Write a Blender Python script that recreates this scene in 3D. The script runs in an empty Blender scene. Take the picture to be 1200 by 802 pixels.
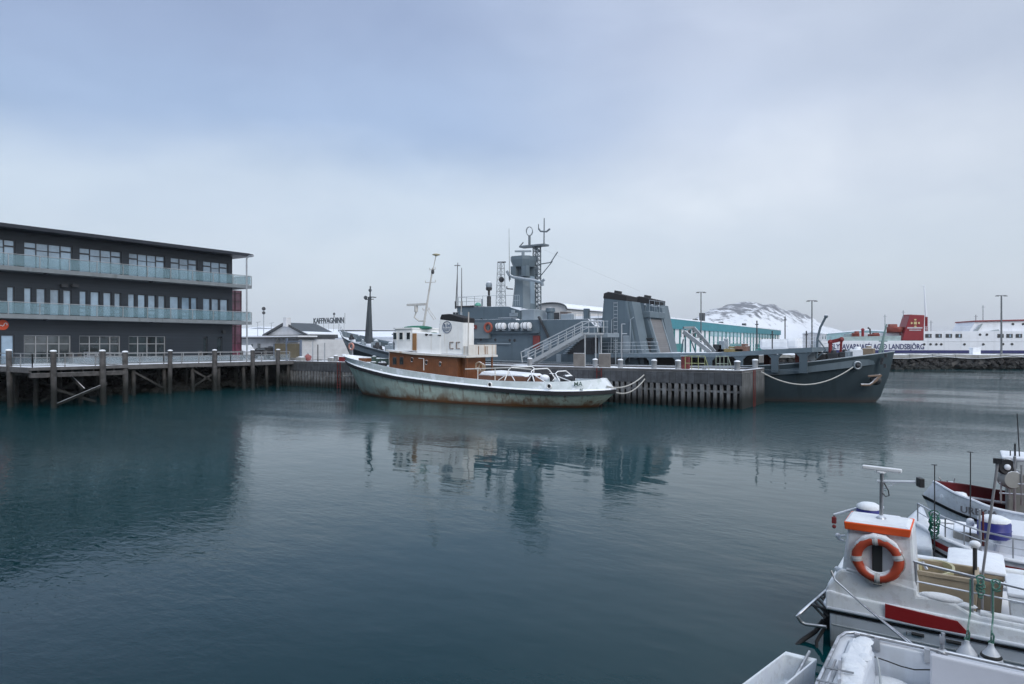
import bpy, bmesh, math, random
from mathutils import Vector, Matrix, noise as mnoise
random.seed(7)
sc = bpy.context.scene
COL = sc.collection

# ------------------------------------------------------------------ camera, sky, sun, exposure
# World axes follow the harbour grid: x along the pier (right, nearer), y across it (away), z above the water.
YAW = math.radians(33.83)
CS, SN = math.cos(YAW), math.sin(YAW)
EYE = 4.5
cd = bpy.data.cameras.new('camera'); cd.lens = 24; cd.sensor_width = 36
cd.shift_y = 2.0/1200; cd.clip_start = .1; cd.clip_end = 30000
cam = bpy.data.objects.new('camera', cd); COL.objects.link(cam)
cam.location = (0, 0, EYE); cam.rotation_euler = (math.pi/2, 0, YAW)
sc.camera = cam

SUN_EL, SUN_AZ = 32, 122
w = bpy.data.worlds.new('World'); sc.world = w; w.use_nodes = True
nt = w.node_tree; N = nt.nodes; L = nt.links; N.clear()
def nd(t, **k):
    n = N.new(t)
    for a, b in k.items(): setattr(n, a, b)
    return n
out = nd('ShaderNodeOutputWorld'); bg = nd('ShaderNodeBackground'); bg.inputs[1].default_value = .1
sky = nd('ShaderNodeTexSky', sky_type='NISHITA', sun_disc=False)
sky.sun_elevation = math.radians(SUN_EL); sky.sun_rotation = math.radians(SUN_AZ)
sky.dust_density = 2.0; sky.air_density = 1.0
tc = nd('ShaderNodeTexCoord')
rot = nd('ShaderNodeMapping'); rot.inputs['Rotation'].default_value = (0, 0, -YAW)   # x right, y ahead
L.new(tc.outputs['Generated'], rot.inputs['Vector'])
sep = nd('ShaderNodeSeparateXYZ'); L.new(rot.outputs[0], sep.inputs[0])
def ramp(stops, src, interp='EASE'):
    r = nd('ShaderNodeValToRGB'); cr = r.color_ramp; cr.interpolation = interp
    while len(cr.elements) < len(stops): cr.elements.new(.5)
    for e, (p, c) in zip(cr.elements, stops):
        e.position = p; e.color = (*c, 1) if len(c) == 3 else c
    if src is not None: L.new(src, r.inputs[0])
    return r
def mix(fac, a, b, mode='MIX'):
    m = nd('ShaderNodeMix', data_type='RGBA', blend_type=mode); m.clamp_factor = True
    for s, v in ((m.inputs[0], fac), (m.inputs[6], a), (m.inputs[7], b)):
        if hasattr(v, 'links'): L.new(v, s)
        else: s.default_value = v if isinstance(v, (int, float)) else ((*v, 1) if len(v) == 3 else v)
    return m.outputs[2]
def mth(op, a, b=0., c=0., clamp=False):
    m = nd('ShaderNodeMath', operation=op); m.use_clamp = clamp
    for s, v in zip(m.inputs, (a, b, c)):
        if hasattr(v, 'links'): L.new(v, s)
        else: s.default_value = v
    return m.outputs[0]
def cnoise(scale, detail, rough, sc3, off=(0, 0, 0), dist=0.):
    mp = nd('ShaderNodeMapping'); mp.inputs['Scale'].default_value = sc3; mp.inputs['Location'].default_value = off
    L.new(rot.outputs[0], mp.inputs['Vector'])
    n = nd('ShaderNodeTexNoise'); n.inputs['Scale'].default_value = scale; n.inputs['Detail'].default_value = detail
    n.inputs['Roughness'].default_value = rough; n.inputs['Distortion'].default_value = dist
    L.new(mp.outputs[0], n.inputs['Vector']); return n.outputs['Fac']
zz = sep.outputs[2]
# overcast by height: pale at the horizon, slate blue banks above, bright overhead
wob = cnoise(1.6, 5, .55, (1, 1, 2.2), (3.1, 1.7, .4))
zw = mth('ADD', zz, mth('MULTIPLY', mth('SUBTRACT', wob, .5), .20))
left = ramp([(0, (.60, .68, .79)), (.14, (.66, .74, .84)), (.205, (.65, .74, .85)), (.32, (.38, .50, .72)), (.42, (.33, .42, .62)), (.52, (.34, .42, .60)), (.75, (.66, .78, .96)), (1, (.84, .94, 1.08))], zw)
right = ramp([(0, (.62, .69, .82)), (.10, (.68, .75, .85)), (.20, (.73, .79, .88)), (.36, (.60, .67, .81)), (.55, (.52, .58, .72)), (.8, (.72, .82, .97)), (1, (.85, .95, 1.08))], zw)
az = mth('ADD', sep.outputs[0], mth('MULTIPLY', mth('SUBTRACT', cnoise(2.2, 4, .5, (1, 1, 1.6), (7, 2, 5)), .5), .5))
azf = nd('ShaderNodeMapRange', interpolation_type='SMOOTHSTEP'); azf.inputs[1].default_value = -.12; azf.inputs[2].default_value = .52
L.new(az, azf.inputs[0])
clouds = mix(azf.outputs[0], left.outputs[0], right.outputs[0])
wisp = cnoise(2.6, 6, .55, (1, 1, 2.2), (1, 4, 2), .3)
wr = ramp([(.30, (.92, .93, .95)), (.5, (1, 1, 1)), (.70, (1.10, 1.09, 1.07))], wisp)
clouds = mix(1., clouds, wr.outputs[0], 'MULTIPLY')
bk = nd('ShaderNodeMapRange', interpolation_type='SMOOTHSTEP'); bk.inputs[1].default_value = .45; bk.inputs[2].default_value = -.5; bk.inputs[3].default_value = 1; bk.inputs[4].default_value = 1.7
L.new(sep.outputs[1], bk.inputs[0])
vm = nd('ShaderNodeVectorMath', operation='SCALE'); L.new(clouds, vm.inputs[0]); L.new(bk.outputs[0], vm.inputs['Scale']); clouds = vm.outputs[0]   # sky behind the viewpoint brightened to light the faces turned to it
clouds10 = mix(1., clouds, (10, 10, 10), 'MULTIPLY')
thin = ramp([(.36, (.10,)*3), (.62, (.30,)*3)], cnoise(1.9, 4, .5, (1, 1, 2), (9, 5, 1)))
fin = mix(thin.outputs[0], clouds10, sky.outputs[0])
L.new(fin, bg.inputs[0]); L.new(bg.outputs[0], out.inputs[0])

sd = bpy.data.lights.new('sun', 'SUN'); sd.energy = 1.35; sd.angle = math.radians(30); sd.color = (1, .96, .9)
so = bpy.data.objects.new('sun', sd); COL.objects.link(so)
el, a_ = math.radians(SUN_EL), math.radians(SUN_AZ)
so.rotation_euler = Vector((math.sin(a_)*math.cos(el), math.cos(a_)*math.cos(el), math.sin(el))).to_track_quat('Z', 'Y').to_euler()
so.location = (40, 0, 60)

vs = sc.view_settings
vs.view_transform = 'Standard'; vs.look = 'None'; vs.gamma = 1; vs.use_curve_mapping = False; vs.exposure = 0.18
sc.cycles.max_bounces = 8; sc.cycles.transparent_max_bounces = 12; sc.cycles.caustics_reflective = False; sc.cycles.caustics_refractive = False

# ------------------------------------------------------------------ measuring: where the sight line through (px, py) meets a real plane
def ray(px, py):
    a = (px-600)/800
    return Vector((-SN+a*CS, CS+a*SN, (403-py)/800))
def aty(px, py, y): d = ray(px, py); return d*(y/d.y)+Vector((0, 0, EYE))
def atx(px, py, x): d = ray(px, py); return d*(x/d.x)+Vector((0, 0, EYE))
def atz(px, py, z): d = ray(px, py); return d*((z-EYE)/d.z)+Vector((0, 0, EYE))
def atd(px, py, D): return ray(px, py)*D+Vector((0, 0, EYE))
def c2h(r, f, z=0.): return Vector((r*CS-f*SN, r*SN+f*CS, z))

# ------------------------------------------------------------------ objects
ROOT = {}
def thing(name, label, cat, loc=(0, 0, 0), rz=0., group=None, kind=None):
    o = bpy.data.objects.new(name, None); COL.objects.link(o); o.empty_display_size = .3
    o.location = loc; o.rotation_euler = (0, 0, rz)
    ROOT[o] = (Matrix.Translation(Vector(loc)) @ Matrix.Rotation(rz, 4, 'Z')).inverted()
    tag(o, label, cat, group, kind); return o
def tag(o, label=None, cat=None, group=None, kind=None):
    if label: o['label'] = label
    if cat: o['category'] = cat
    if group: o['group'] = group
    if kind: o['kind'] = kind
    return o
def inv_of(p):
    while p is not None and p not in ROOT: p = p.parent
    return ROOT[p] if p is not None else Matrix.Identity(4)
def dup(root, loc, rz=None, label=None):
    r = root.copy(); COL.objects.link(r); r.location = loc
    if rz is not None: r.rotation_euler = (0, 0, rz)
    if label: r['label'] = label
    def kids(a, b):
        for ch in list(a.children):
            c = ch.copy(); COL.objects.link(c); c.parent = b; kids(ch, c)
    kids(root, r); return r
V = Vector
def catmull(pts, n):
    P = [V(p) for p in pts]; m = len(P)-1; res = []
    for i in range(n+1):
        t = i/n*m; k = min(int(t), m-1); f = t-k
        p1, p2 = P[k], P[k+1]; p0 = P[k-1] if k > 0 else p1*2-p2; p3 = P[k+2] if k+2 <= m else p2*2-p1
        res.append(.5*((2*p1)+(p2-p0)*f+(2*p0-5*p1+4*p2-p3)*f*f+(3*p1-p0-3*p2+p3)*f**3))
    return res
class MB:
    def __init__(s): s.bm = bmesh.new()
    def face(s, pts):
        try: return s.bm.faces.new([s.bm.verts.new(V(p)) for p in pts])
        except ValueError: return None
    def hexa(s, b, t):
        vs = [s.bm.verts.new(V(p)) for p in list(b)+list(t)]
        for f in ((3, 2, 1, 0), (4, 5, 6, 7), (0, 1, 5, 4), (1, 2, 6, 5), (2, 3, 7, 6), (3, 0, 4, 7)): s.bm.faces.new([vs[i] for i in f])
        return s
    def box(s, x0, x1, y0, y1, z0, z1):
        return s.hexa([(x0, y0, z0), (x1, y0, z0), (x1, y1, z0), (x0, y1, z0)], [(x0, y0, z1), (x1, y0, z1), (x1, y1, z1), (x0, y1, z1)])
    def obox(s, c, sx, sy, sz, rz=0., tilt=None):
        m = Matrix.Rotation(rz, 3, 'Z')
        if tilt is not None: m = m @ tilt
        c = V(c); q = lambda x, y, z: c+m @ V((x*sx/2, y*sy/2, z*sz/2))
        return s.hexa([q(-1, -1, -1), q(1, -1, -1), q(1, 1, -1), q(-1, 1, -1)], [q(-1, -1, 1), q(1, -1, 1), q(1, 1, 1), q(-1, 1, 1)])
    def beam(s, p, q, wd, ht, up=(0, 0, 1)):
        p, q = V(p), V(q); d = (q-p).normalized(); up = V(up)
        if abs(d.dot(up)) > .98: up = V((0, 1, 0))
        x = d.cross(up).normalized()*wd/2; y = x.cross(d).normalized()*ht/2
        return s.hexa([p-x-y, p+x-y, p+x+y, p-x+y], [q-x-y, q+x-y, q+x+y, q-x+y])
    def tube(s, pts, r, n=6, closed=False, r1=None):
        P = [V(p) for p in pts]; m = len(P); rings = []; prev = None
        for i in range(m):
            if closed: d = P[(i+1) % m]-P[i-1]
            else: d = P[min(i+1, m-1)]-P[max(i-1, 0)]
            d.normalize()
            if prev is None:
                a = V((0, 0, 1)) if abs(d.z) < .9 else V((1, 0, 0)); x = d.cross(a).normalized()
            else:
                x = prev-d*prev.dot(d)
                x = x.normalized() if x.length > 1e-6 else d.orthogonal().normalized()
            prev = x; y = d.cross(x); rr = r if r1 is None else r+(r1-r)*i/(m-1)
            rings.append([s.bm.verts.new(P[i]+(x*math.cos(2*math.pi*k/n)+y*math.sin(2*math.pi*k/n))*rr) for k in range(n)])
        for i in range(m if closed else m-1):
            A, B = rings[i], rings[(i+1) % m]
            for k in range(n): s.bm.faces.new([A[k], A[(k+1) % n], B[(k+1) % n], B[k]])
        if not closed: s.bm.faces.new(rings[0][::-1]); s.bm.faces.new(rings[-1])
        return s
    def prism(s, pts, off):
        off = V(off); A = [s.bm.verts.new(V(p)) for p in pts]; B = [s.bm.verts.new(V(p)+off) for p in pts]; n = len(A)
        s.bm.faces.new(A[::-1]); s.bm.faces.new(B)
        for i in range(n): s.bm.faces.new([A[i], A[(i+1) % n], B[(i+1) % n], B[i]])
        return s
    def loft(s, rings, cap=True, closed=True):
        R = [[s.bm.verts.new(V(p)) for p in r] for r in rings]; n = len(R[0])
        for A, B in zip(R, R[1:]):
            for k in range(n if closed else n-1):
                s.bm.faces.new([A[k], A[(k+1) % n], B[(k+1) % n], B[k]])
        if cap and closed: s.bm.faces.new(R[0][::-1]); s.bm.faces.new(R[-1])
        return s
    def lathe(s, c, prof, n=16, axis=(0, 0, 1)):
        c = V(c); a = V(axis).normalized(); x = a.orthogonal().normalized(); y = a.cross(x)
        return s.loft([[c+a*h+(x*math.cos(2*math.pi*k/n)+y*math.sin(2*math.pi*k/n))*max(r, 1e-4) for k in range(n)] for r, h in prof])
    def ball(s, c, r, seg=12, sq=(1, 1, 1)):
        m = Matrix.Translation(V(c)) @ Matrix.Diagonal((r*sq[0], r*sq[1], r*sq[2], 1))
        bmesh.ops.create_uvsphere(s.bm, u_segments=seg, v_segments=max(6, seg//2), radius=1, matrix=m); return s
    def rock(s, c, r, sq=(1, 1, .7)):
        m = Matrix.Translation(V(c)) @ Matrix.Rotation(random.random()*6, 4, 'Z') @ Matrix.Diagonal((r*sq[0], r*sq[1], r*sq[2], 1))
        g = bmesh.ops.create_icosphere(s.bm, subdivisions=1, radius=1, matrix=m)
        for v in g['verts']: v.co += (v.co-V(c))*random.uniform(-.25, .2)
        return s
    def torus(s, c, R, r, axis=(0, 1, 0), n=28, m=10):
        c = V(c); a = V(axis).normalized(); x = a.orthogonal().normalized(); y = a.cross(x)
        return s.tube([c+(x*math.cos(2*math.pi*k/n)+y*math.sin(2*math.pi*k/n))*R for k in range(n)], r, m, closed=True)
    def text(s, t, o, ex, ez, height, width=None, bold=.0, depth=.01, align='LEFT'):
        cu = bpy.data.curves.new('lettering', 'FONT'); cu.body = t; cu.offset = bold; cu.extrude = .5; cu.resolution_u = 3
        ob = bpy.data.objects.new('lettering', cu); COL.objects.link(ob)
        bpy.context.view_layer.update()
        me = bpy.data.meshes.new_from_object(ob.evaluated_get(bpy.context.evaluated_depsgraph_get()))
        bpy.data.objects.remove(ob); bpy.data.curves.remove(cu)
        xs = [v.co.x for v in me.vertices]; ys = [v.co.y for v in me.vertices]
        if not xs: return s
        x0, x1, y0 = min(xs), max(xs), min(ys); kx = ky = height/.70
        if width: kx = width/(x1-x0)
        ex, ez, o = V(ex).normalized(), V(ez).normalized(), V(o); nrm = ex.cross(ez)
        sh = {'LEFT': 0, 'CENTER': (x1-x0)/2}[align]
        vv = [s.bm.verts.new(o+ex*((v.co.x-x0-sh)*kx)+ez*(v.co.y*ky)+nrm*(v.co.z*depth)) for v in me.vertices]
        for p in me.polygons:
            try: s.bm.faces.new([vv[i] for i in p.vertices])
            except ValueError: pass
        bpy.data.meshes.remove(me); return s
    def build(s, name, mat, parent=None, smooth=0, bevel=0., recalc=True):
        if recalc: bmesh.ops.recalc_face_normals(s.bm, faces=s.bm.faces)
        if parent is not None: s.bm.transform(inv_of(parent))
        me = bpy.data.meshes.new(name); s.bm.to_mesh(me); s.bm.free()
        if smooth:
            for p in me.polygons: p.use_smooth = True
            me.set_sharp_from_angle(angle=math.radians(smooth))
        o = bpy.data.objects.new(name, me); COL.objects.link(o); me.materials.append(mat)
        if parent is not None: o.parent = parent
        if bevel:
            b = o.modifiers.new('bevel', 'BEVEL'); b.width = bevel; b.segments = 2; b.limit_method = 'ANGLE'; b.angle_limit = math.radians(40)
        return o

# ------------------------------------------------------------------ materials
def M(name, col, rough=.6, metal=0., var=.14, scale=1.2, snow=0., streak=None, tide=None, bump=0., planks=None, spec=.4, patch=None, boot=None):
    """weathered procedural paint / timber / metal; streak=(colour, amount), tide=(z0, z1, colour) a wet weed stain, boot=(z, colour) painted bottom."""
    m = bpy.data.materials.new(name); m.use_nodes = True; t = m.node_tree; n = t.nodes; l = t.links
    b = n['Principled BSDF']; b.inputs['Roughness'].default_value = rough; b.inputs['Metallic'].default_value = metal
    b.inputs['Specular IOR Level'].default_value = spec
    geo = n.new('ShaderNodeNewGeometry')
    def mp(s3):
        q = n.new('ShaderNodeMapping'); q.inputs['Scale'].default_value = s3; l.new(geo.outputs['Position'], q.inputs['Vector']); return q.outputs[0]
    def nz(vec, sc_, det=4, ro=.6):
        q = n.new('ShaderNodeTexNoise'); q.inputs['Scale'].default_value = sc_; q.inputs['Detail'].default_value = det; q.inputs['Roughness'].default_value = ro
        l.new(vec, q.inputs['Vector']); return q.outputs['Fac']
    def rp(src, a, c):
        q = n.new('ShaderNodeMapRange'); q.interpolation_type = 'SMOOTHSTEP'; q.inputs[1].default_value = a; q.inputs[2].default_value = c; l.new(src, q.inputs[0]); return q.outputs[0]
    def mx(f, A, B):
        q = n.new('ShaderNodeMix'); q.data_type = 'RGBA'
        for s_, v_ in ((q.inputs[0], f), (q.inputs[6], A), (q.inputs[7], B)):
            if hasattr(v_, 'links'): l.new(v_, s_)
            else: s_.default_value = v_ if isinstance(v_, (int, float)) else (*v_[:3], 1)
        return q.outputs[2]
    def mu(op, A, B):
        q = n.new('ShaderNodeMath'); q.operation = op; q.use_clamp = True
        for s_, v_ in zip(q.inputs, (A, B)):
            if hasattr(v_, 'links'): l.new(v_, s_)
            else: s_.default_value = v_
        return q.outputs[0]
    p1 = mp((1, 1, 1)); f = nz(p1, scale, 6, .65)
    c = mx(rp(f, .3, .7), [v*(1-var) for v in col], [min(.9, v*(1+var)) for v in col])
    if patch: c = mx(mu('MULTIPLY', rp(nz(p1, patch[2], 5, .6), .52, .62), patch[1]), c, patch[0])
    if planks:
        ax, pitch, dk = planks      # plank joints across one axis
        sx = n.new('ShaderNodeSeparateXYZ'); l.new(geo.outputs['Position'], sx.inputs[0])
        q = n.new('ShaderNodeMath'); q.operation = 'MODULO'; d = n.new('ShaderNodeMath'); d.operation = 'ADD'; d.inputs[1].default_value = 1000
        l.new(sx.outputs[ax], d.inputs[0]); l.new(d.outputs[0], q.inputs[0]); q.inputs[1].default_value = pitch
        g = n.new('ShaderNodeMath'); g.operation = 'LESS_THAN'; g.inputs[1].default_value = pitch*.12; l.new(q.outputs[0], g.inputs[0])
        fl = n.new('ShaderNodeMath'); fl.operation = 'SNAP'; l.new(d.outputs[0], fl.inputs[0]); fl.inputs[1].default_value = pitch
        wn = n.new('ShaderNodeTexWhiteNoise'); wn.noise_dimensions = '1D'; l.new(fl.outputs[0], wn.inputs['W'])
        c = mx(mu('MULTIPLY', wn.outputs['Value'], min(.5, dk*.9)), c, [v*.55 for v in col])
        c = mx(mu('MULTIPLY', g.outputs[0], dk), c, [v*.25 for v in col])
    if streak:
        slo = streak[2] if len(streak) > 2 else .54; sf = rp(nz(mp((3.2, 3.2, .22)), 1., 4, .6), slo, slo+.16)
        sf = mu('MULTIPLY', mu('MULTIPLY', sf, rp(nz(p1, .35, 3), .38-(.54-slo), .6-(.54-slo))), streak[1])
        c = mx(sf, c, streak[0])
    if boot or tide:
        sz = n.new('ShaderNodeSeparateXYZ'); l.new(geo.outputs['Position'], sz.inputs[0])
        wz = n.new('ShaderNodeMath'); wz.operation = 'MULTIPLY_ADD'; wz.inputs[1].default_value = .5; l.new(nz(mp((2.5, 2.5, .4)), 1., 4), wz.inputs[0]); l.new(sz.outputs[2], wz.inputs[2])
        zz_ = wz.outputs[0]
        if boot:
            c = mx(rp(sz.outputs[2], boot[0]+.02, boot[0]-.02), c, boot[1])
            c = mx(mu('MULTIPLY', rp(zz_, boot[0]+.62, boot[0]+.2), .75), c, boot[2])
            if len(boot) > 3: c = mx(mu('MULTIPLY', mu('MULTIPLY', rp(zz_, boot[0]+1.15, boot[0]+.3), rp(nz(p1, .45, 4), .45, .62)), .9), c, boot[3])
        if tide: c = mx(rp(zz_, tide[1]+.25, tide[0]+.25), c, tide[2])
    ro_in = None
    if snow:
        sn = n.new('ShaderNodeSeparateXYZ'); l.new(geo.outputs['Normal'], sn.inputs[0])
        k = mu('MULTIPLY', rp(sn.outputs[2], .45, .8), rp(nz(p1, 2.2, 4), .62-.5*snow, .66-.35*snow))
        c = mx(k, c, (.78, .81, .86))
    l.new(c, b.inputs['Base Color'])
    if bump:
        bp = n.new('ShaderNodeBump'); bp.inputs['Strength'].default_value = bump; bp.inputs['Distance'].default_value = .05
        l.new(nz(p1, 6, 6, .7), bp.inputs['Height']); l.new(bp.outputs[0], b.inputs['Normal'])
    return m
def glassy(name, col, alpha, rough=.05):
    m = bpy.data.materials.new(name); m.use_nodes = True; t = m.node_tree; n = t.nodes; l = t.links
    b = n['Principled BSDF']; b.inputs['Base Color'].default_value = (*col, 1); b.inputs['Roughness'].default_value = rough; b.inputs['Alpha'].default_value = alpha
    return m
WEED = (.012, .014, .013)
WHITE = M('white paint', (.74, .76, .78), .45, var=.06, scale=2)
GEL = M('white gelcoat', (.80, .84, .90), .33, var=.05, scale=3, streak=((.42, .41, .38), .45), patch=((.55, .56, .57), .35, 9), spec=.5, bump=.04)
SNOW = M('snow', (.80, .83, .88), .75, var=.05, scale=4, bump=.5)
STEEL = M('galvanised steel', (.34, .36, .38), .45, .5, snow=.5)
INOX = M('stainless tube', (.42, .43, .45), .3, .75, var=.08, snow=.35)
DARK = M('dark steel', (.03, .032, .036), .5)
BLACK = M('black rubber', (.014, .014, .016), .7)
BLACKSNOW = M('snowy black rubber', (.014, .015, .018), .7, snow=.4)
RED = M('red paint', (.17, .018, .02), .5)
ORANGE = M('fluorescent orange paint', (.95, .115, .02), .5, var=.05)
BUOY = M('orange lifebuoy cover', (.46, .07, .032), .55, var=.12, snow=.35)
REDO = M('faded red paint', (.12, .022, .02), .6, var=.3)
NAVYBLUE = M('navy stripe', (.02, .03, .12), .5)
ROPE = M('pale rope', (.42, .42, .40), .9, var=.25, scale=20)
GROPE = M('green rope', (.10, .24, .19), .9, var=.3, scale=20, snow=.3)
GROPE2 = M('dark green rope', (.02, .14, .09), .9, var=.4, scale=20, snow=.35)
# ------------------------------------------------------------------ water
def water_mat():
    m = bpy.data.materials.new('harbour water'); m.use_nodes = True; t = m.node_tree; n = t.nodes; l = t.links
    b = n['Principled BSDF']; b.inputs['Base Color'].default_value = (.0004, .033, .039, 1); b.inputs['Roughness'].default_value = .03; b.inputs['IOR'].default_value = 1.30; b.inputs['Specular IOR Level'].default_value = .45
    geo = n.new('ShaderNodeNewGeometry')
    def nz(s3, sc_, det, ro=.55, dist=0.):
        q = n.new('ShaderNodeMapping'); q.inputs['Scale'].default_value = s3; q.inputs['Rotation'].default_value = (0, 0, .35); l.new(geo.outputs['Position'], q.inputs['Vector'])
        k = n.new('ShaderNodeTexNoise'); k.inputs['Scale'].default_value = sc_; k.inputs['Detail'].default_value = det; k.inputs['Roughness'].default_value = ro; k.inputs['Distortion'].default_value = dist
        l.new(q.outputs[0], k.inputs['Vector']); return k.outputs['Fac']
    def ma(op, a, c, clamp=False):
        q = n.new('ShaderNodeMath'); q.operation = op; q.use_clamp = clamp
        for s_, v_ in zip(q.inputs, (a, c)):
            if hasattr(v_, 'links'): l.new(v_, s_)
            else: s_.default_value = v_
        return q.outputs[0]
    swell = nz((.7, 1.25, 1), .7, 2)          # low undulation
    ripple = nz((.8, 1.5, 1), 3.6, 3, .6, .3)  # wind ripples
    gust = n.new('ShaderNodeMapRange'); gust.interpolation_type = 'SMOOTHSTEP'; gust.inputs[1].default_value = .42; gust.inputs[2].default_value = .62
    gust.inputs[3].default_value = .12; gust.inputs[4].default_value = .95
    l.new(nz((.5, 1.4, 1), .055, 3), gust.inputs[0])
    sp = n.new('ShaderNodeVectorMath'); sp.operation = 'DOT_PRODUCT'; sp.inputs[1].default_value = (-SN, CS, 0); l.new(geo.outputs['Position'], sp.inputs[0])   # the open middle of the basin is ruffled by wind
    far = n.new('ShaderNodeMapRange'); far.interpolation_type = 'SMOOTHSTEP'; far.inputs[1].default_value = 25; far.inputs[2].default_value = 44; far.inputs[3].default_value = .22; far.inputs[4].default_value = 3.2
    l.new(sp.outputs['Value'], far.inputs[0])
    h = ma('ADD', ma('MULTIPLY', swell, .42), ma('MULTIPLY', ripple, ma('MULTIPLY', gust.outputs[0], far.outputs[0])))
    bp = n.new('ShaderNodeBump'); bp.inputs['Strength'].default_value = 1; bp.inputs['Distance'].default_value = .045; l.new(h, bp.inputs['Height'])
    l.new(bp.outputs[0], b.inputs['Normal']); return m
mb = MB(); mb.face([(-9000, -3000, 0), (9000, -3000, 0), (9000, 14000, 0), (-9000, 14000, 0)])
tag(mb.build('water', water_mat()), 'calm dark teal harbour water with fine ripples', 'water', kind='structure')

# ------------------------------------------------------------------ quays and land
GROUND = M('snowy quay ground', (.17, .17, .17), .8, snow=.95, tide=(.1, 1.2, WEED), scale=.6)
land = [(-65.3, -160), (-65.3, 53.8), (-78, 53.8), (-78, 90), (-30, 90), (-30, 124.6)]
land += [tuple(c2h(*p)[:2]) for p in [(46, 121), (190, 121), (190, 129), (58, 129), (58, 176), (700, 176), (900, 1500), (-900, 1500)]] + [(-900, -160)]
mb = MB(); mb.prism([(x, y, -2) for x, y in land], (0, 0, 4.5))
o = mb.build('quay_ground', GROUND); bm_ = bmesh.new(); bm_.from_mesh(o.data); bmesh.ops.triangulate(bm_, faces=[f for f in bm_.faces if len(f.verts) > 4]); bm_.to_mesh(o.data); bm_.free()
tag(o, 'snow covered quays and land round the harbour basin', 'quay', kind='structure')

mb = MB(); mb.box(-70, 90, -160, .8, -2, 2.8)
tag(mb.build('quay_ground', GROUND), 'unseen snowy quay added behind the viewpoint to shade the near boats', 'quay', kind='structure')  # stretch of quay added out of frame, only to shade the near boats
sh_ = thing('shade_shed', 'unseen tall dark shed added behind the viewpoint to shade the near boats', 'shed', (8, -14, 2.8))  # unseen shed, added only to keep the foreground boats dim
SHD = M('shade shed sheeting', (.05, .055, .06), .7, planks=(0, .4, .3)); mb = MB(); mb.box(-32, 55, -26, -4, 2.7, 15.5); mb.build('wall', SHD, sh_); mb = MB(); mb.hexa([(-33, -27, 15.4), (56, -27, 15.4), (56, -3.4, 15.4), (-33, -3.4, 15.4)], [(-33, -15.2, 17.5), (56, -15.2, 17.5), (56, -14.8, 17.5), (-33, -14.8, 17.5)]); mb.build('roof', M('shade shed roof', (.08, .085, .09), .7, snow=.9), sh_)
for k in range(9): mb = MB(); mb.box(-28+k*9, -24+k*9, -4.0, -3.92, 2.8, 6.8); mb.build('door', SHD, sh_)
ROCK = M('dark seawall boulders', (.024, .023, .023), .85, snow=.0, var=.5, scale=1.5, tide=(.2, 1.3, WEED))
ROCKS = M('snowy boulders', (.05, .05, .05), .85, snow=.8, var=.4, scale=1.5)
mb = MB()
for i in range(420):
    t_ = random.random(); y = random.uniform(12, 47); x = -65.0+t_*2.6; z = 2.1-t_*2.2
    mb.rock((x, y, z), random.uniform(.3, .6))
tag(mb.build('riprap', ROCK), 'dark boulder slope under the boardwalk below the office', 'riprap', kind='stuff')
mb = MB()
for i in range(170):
    y = random.uniform(34.5, 46.5) if i < 110 else random.uniform(28, 46); mb.rock((random.uniform(-65.2, -64.3), y, random.uniform(2.0, 2.5)), random.uniform(.16, .36))
tag(mb.build('snowy_rocks', ROCKS), 'snow dusted stones along the top of the boulder slope', 'rocks', kind='stuff')
mb = MB()
for i in range(520):
    r_ = random.uniform(44, 150); t_ = random.random(); mb.rock(c2h(r_, 120.9-t_*1.5, 2.0-t_*2.1), random.uniform(.4, .75))
tag(mb.build('riprap', ROCK), 'dark boulder face of the far breakwater in front of the ferry', 'riprap', kind='stuff')
CAP = M('worn concrete', (.22, .22, .21), .8, snow=.75, tide=(-3, -2, WEED), scale=.8, var=.25)
mb = MB()
for i in range(26):
    r0 = 46+i*4; mb.hexa([c2h(r0, 120, 2.0), c2h(r0+3.94, 120, 2.0), c2h(r0+3.94, 121.6, 2.0), c2h(r0, 121.6, 2.0)], [c2h(r0, 120.1, 2.52+random.uniform(0, .16)), c2h(r0+3.94, 120.1, 2.55), c2h(r0+3.94, 121.6, 2.6), c2h(r0, 121.6, 2.6)])
t = thing('breakwater_kerb', 'snow topped concrete kerb along the far breakwater edge', 'kerb', c2h(46, 121, 2)); mb.build('kerb_beam', CAP, t, bevel=.05)
mb = MB()
for k in range(6):
    r0 = 49+k*13; mb.tube([c2h(r0+i*1.3, 119.9, 2.35-.45*math.sin(math.pi*i/10)) for i in range(11)], .07, 5)
mb.build('chain', STEEL, t)

# mountain across the bay
MTN = bpy.data.materials.new('snowy mountain'); MTN.use_nodes = True
n = MTN.node_tree.nodes; l = MTN.node_tree.links; b = n['Principled BSDF']; b.inputs['Roughness'].default_value = .9; b.inputs['Specular IOR Level'].default_value = .1
geo = n.new('ShaderNodeNewGeometry'); sp = n.new('ShaderNodeSeparateXYZ'); l.new(geo.outputs['Normal'], sp.inputs[0]); spp = n.new('ShaderNodeSeparateXYZ'); l.new(geo.outputs['Position'], spp.inputs[0])
tx = n.new('ShaderNodeTexNoise'); tx.inputs['Scale'].default_value = .02; tx.inputs['Detail'].default_value = 9; tx.inputs['Roughness'].default_value = .68; l.new(geo.outputs['Position'], tx.inputs['Vector'])
hz = n.new('ShaderNodeMapRange'); hz.inputs[1].default_value = 60; hz.inputs[2].default_value = 185; hz.inputs[3].default_value = -.15; hz.inputs[4].default_value = .07; l.new(spp.outputs[2], hz.inputs[0])
ad = n.new('ShaderNodeMath'); ad.operation = 'ADD'; l.new(tx.outputs['Fac'], ad.inputs[0]); l.new(hz.outputs[0], ad.inputs[1])
rr = n.new('ShaderNodeMapRange'); rr.interpolation_type = 'SMOOTHSTEP'; rr.inputs[1].default_value = .455; rr.inputs[2].default_value = .58; l.new(ad.outputs[0], rr.inputs[0])
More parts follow.
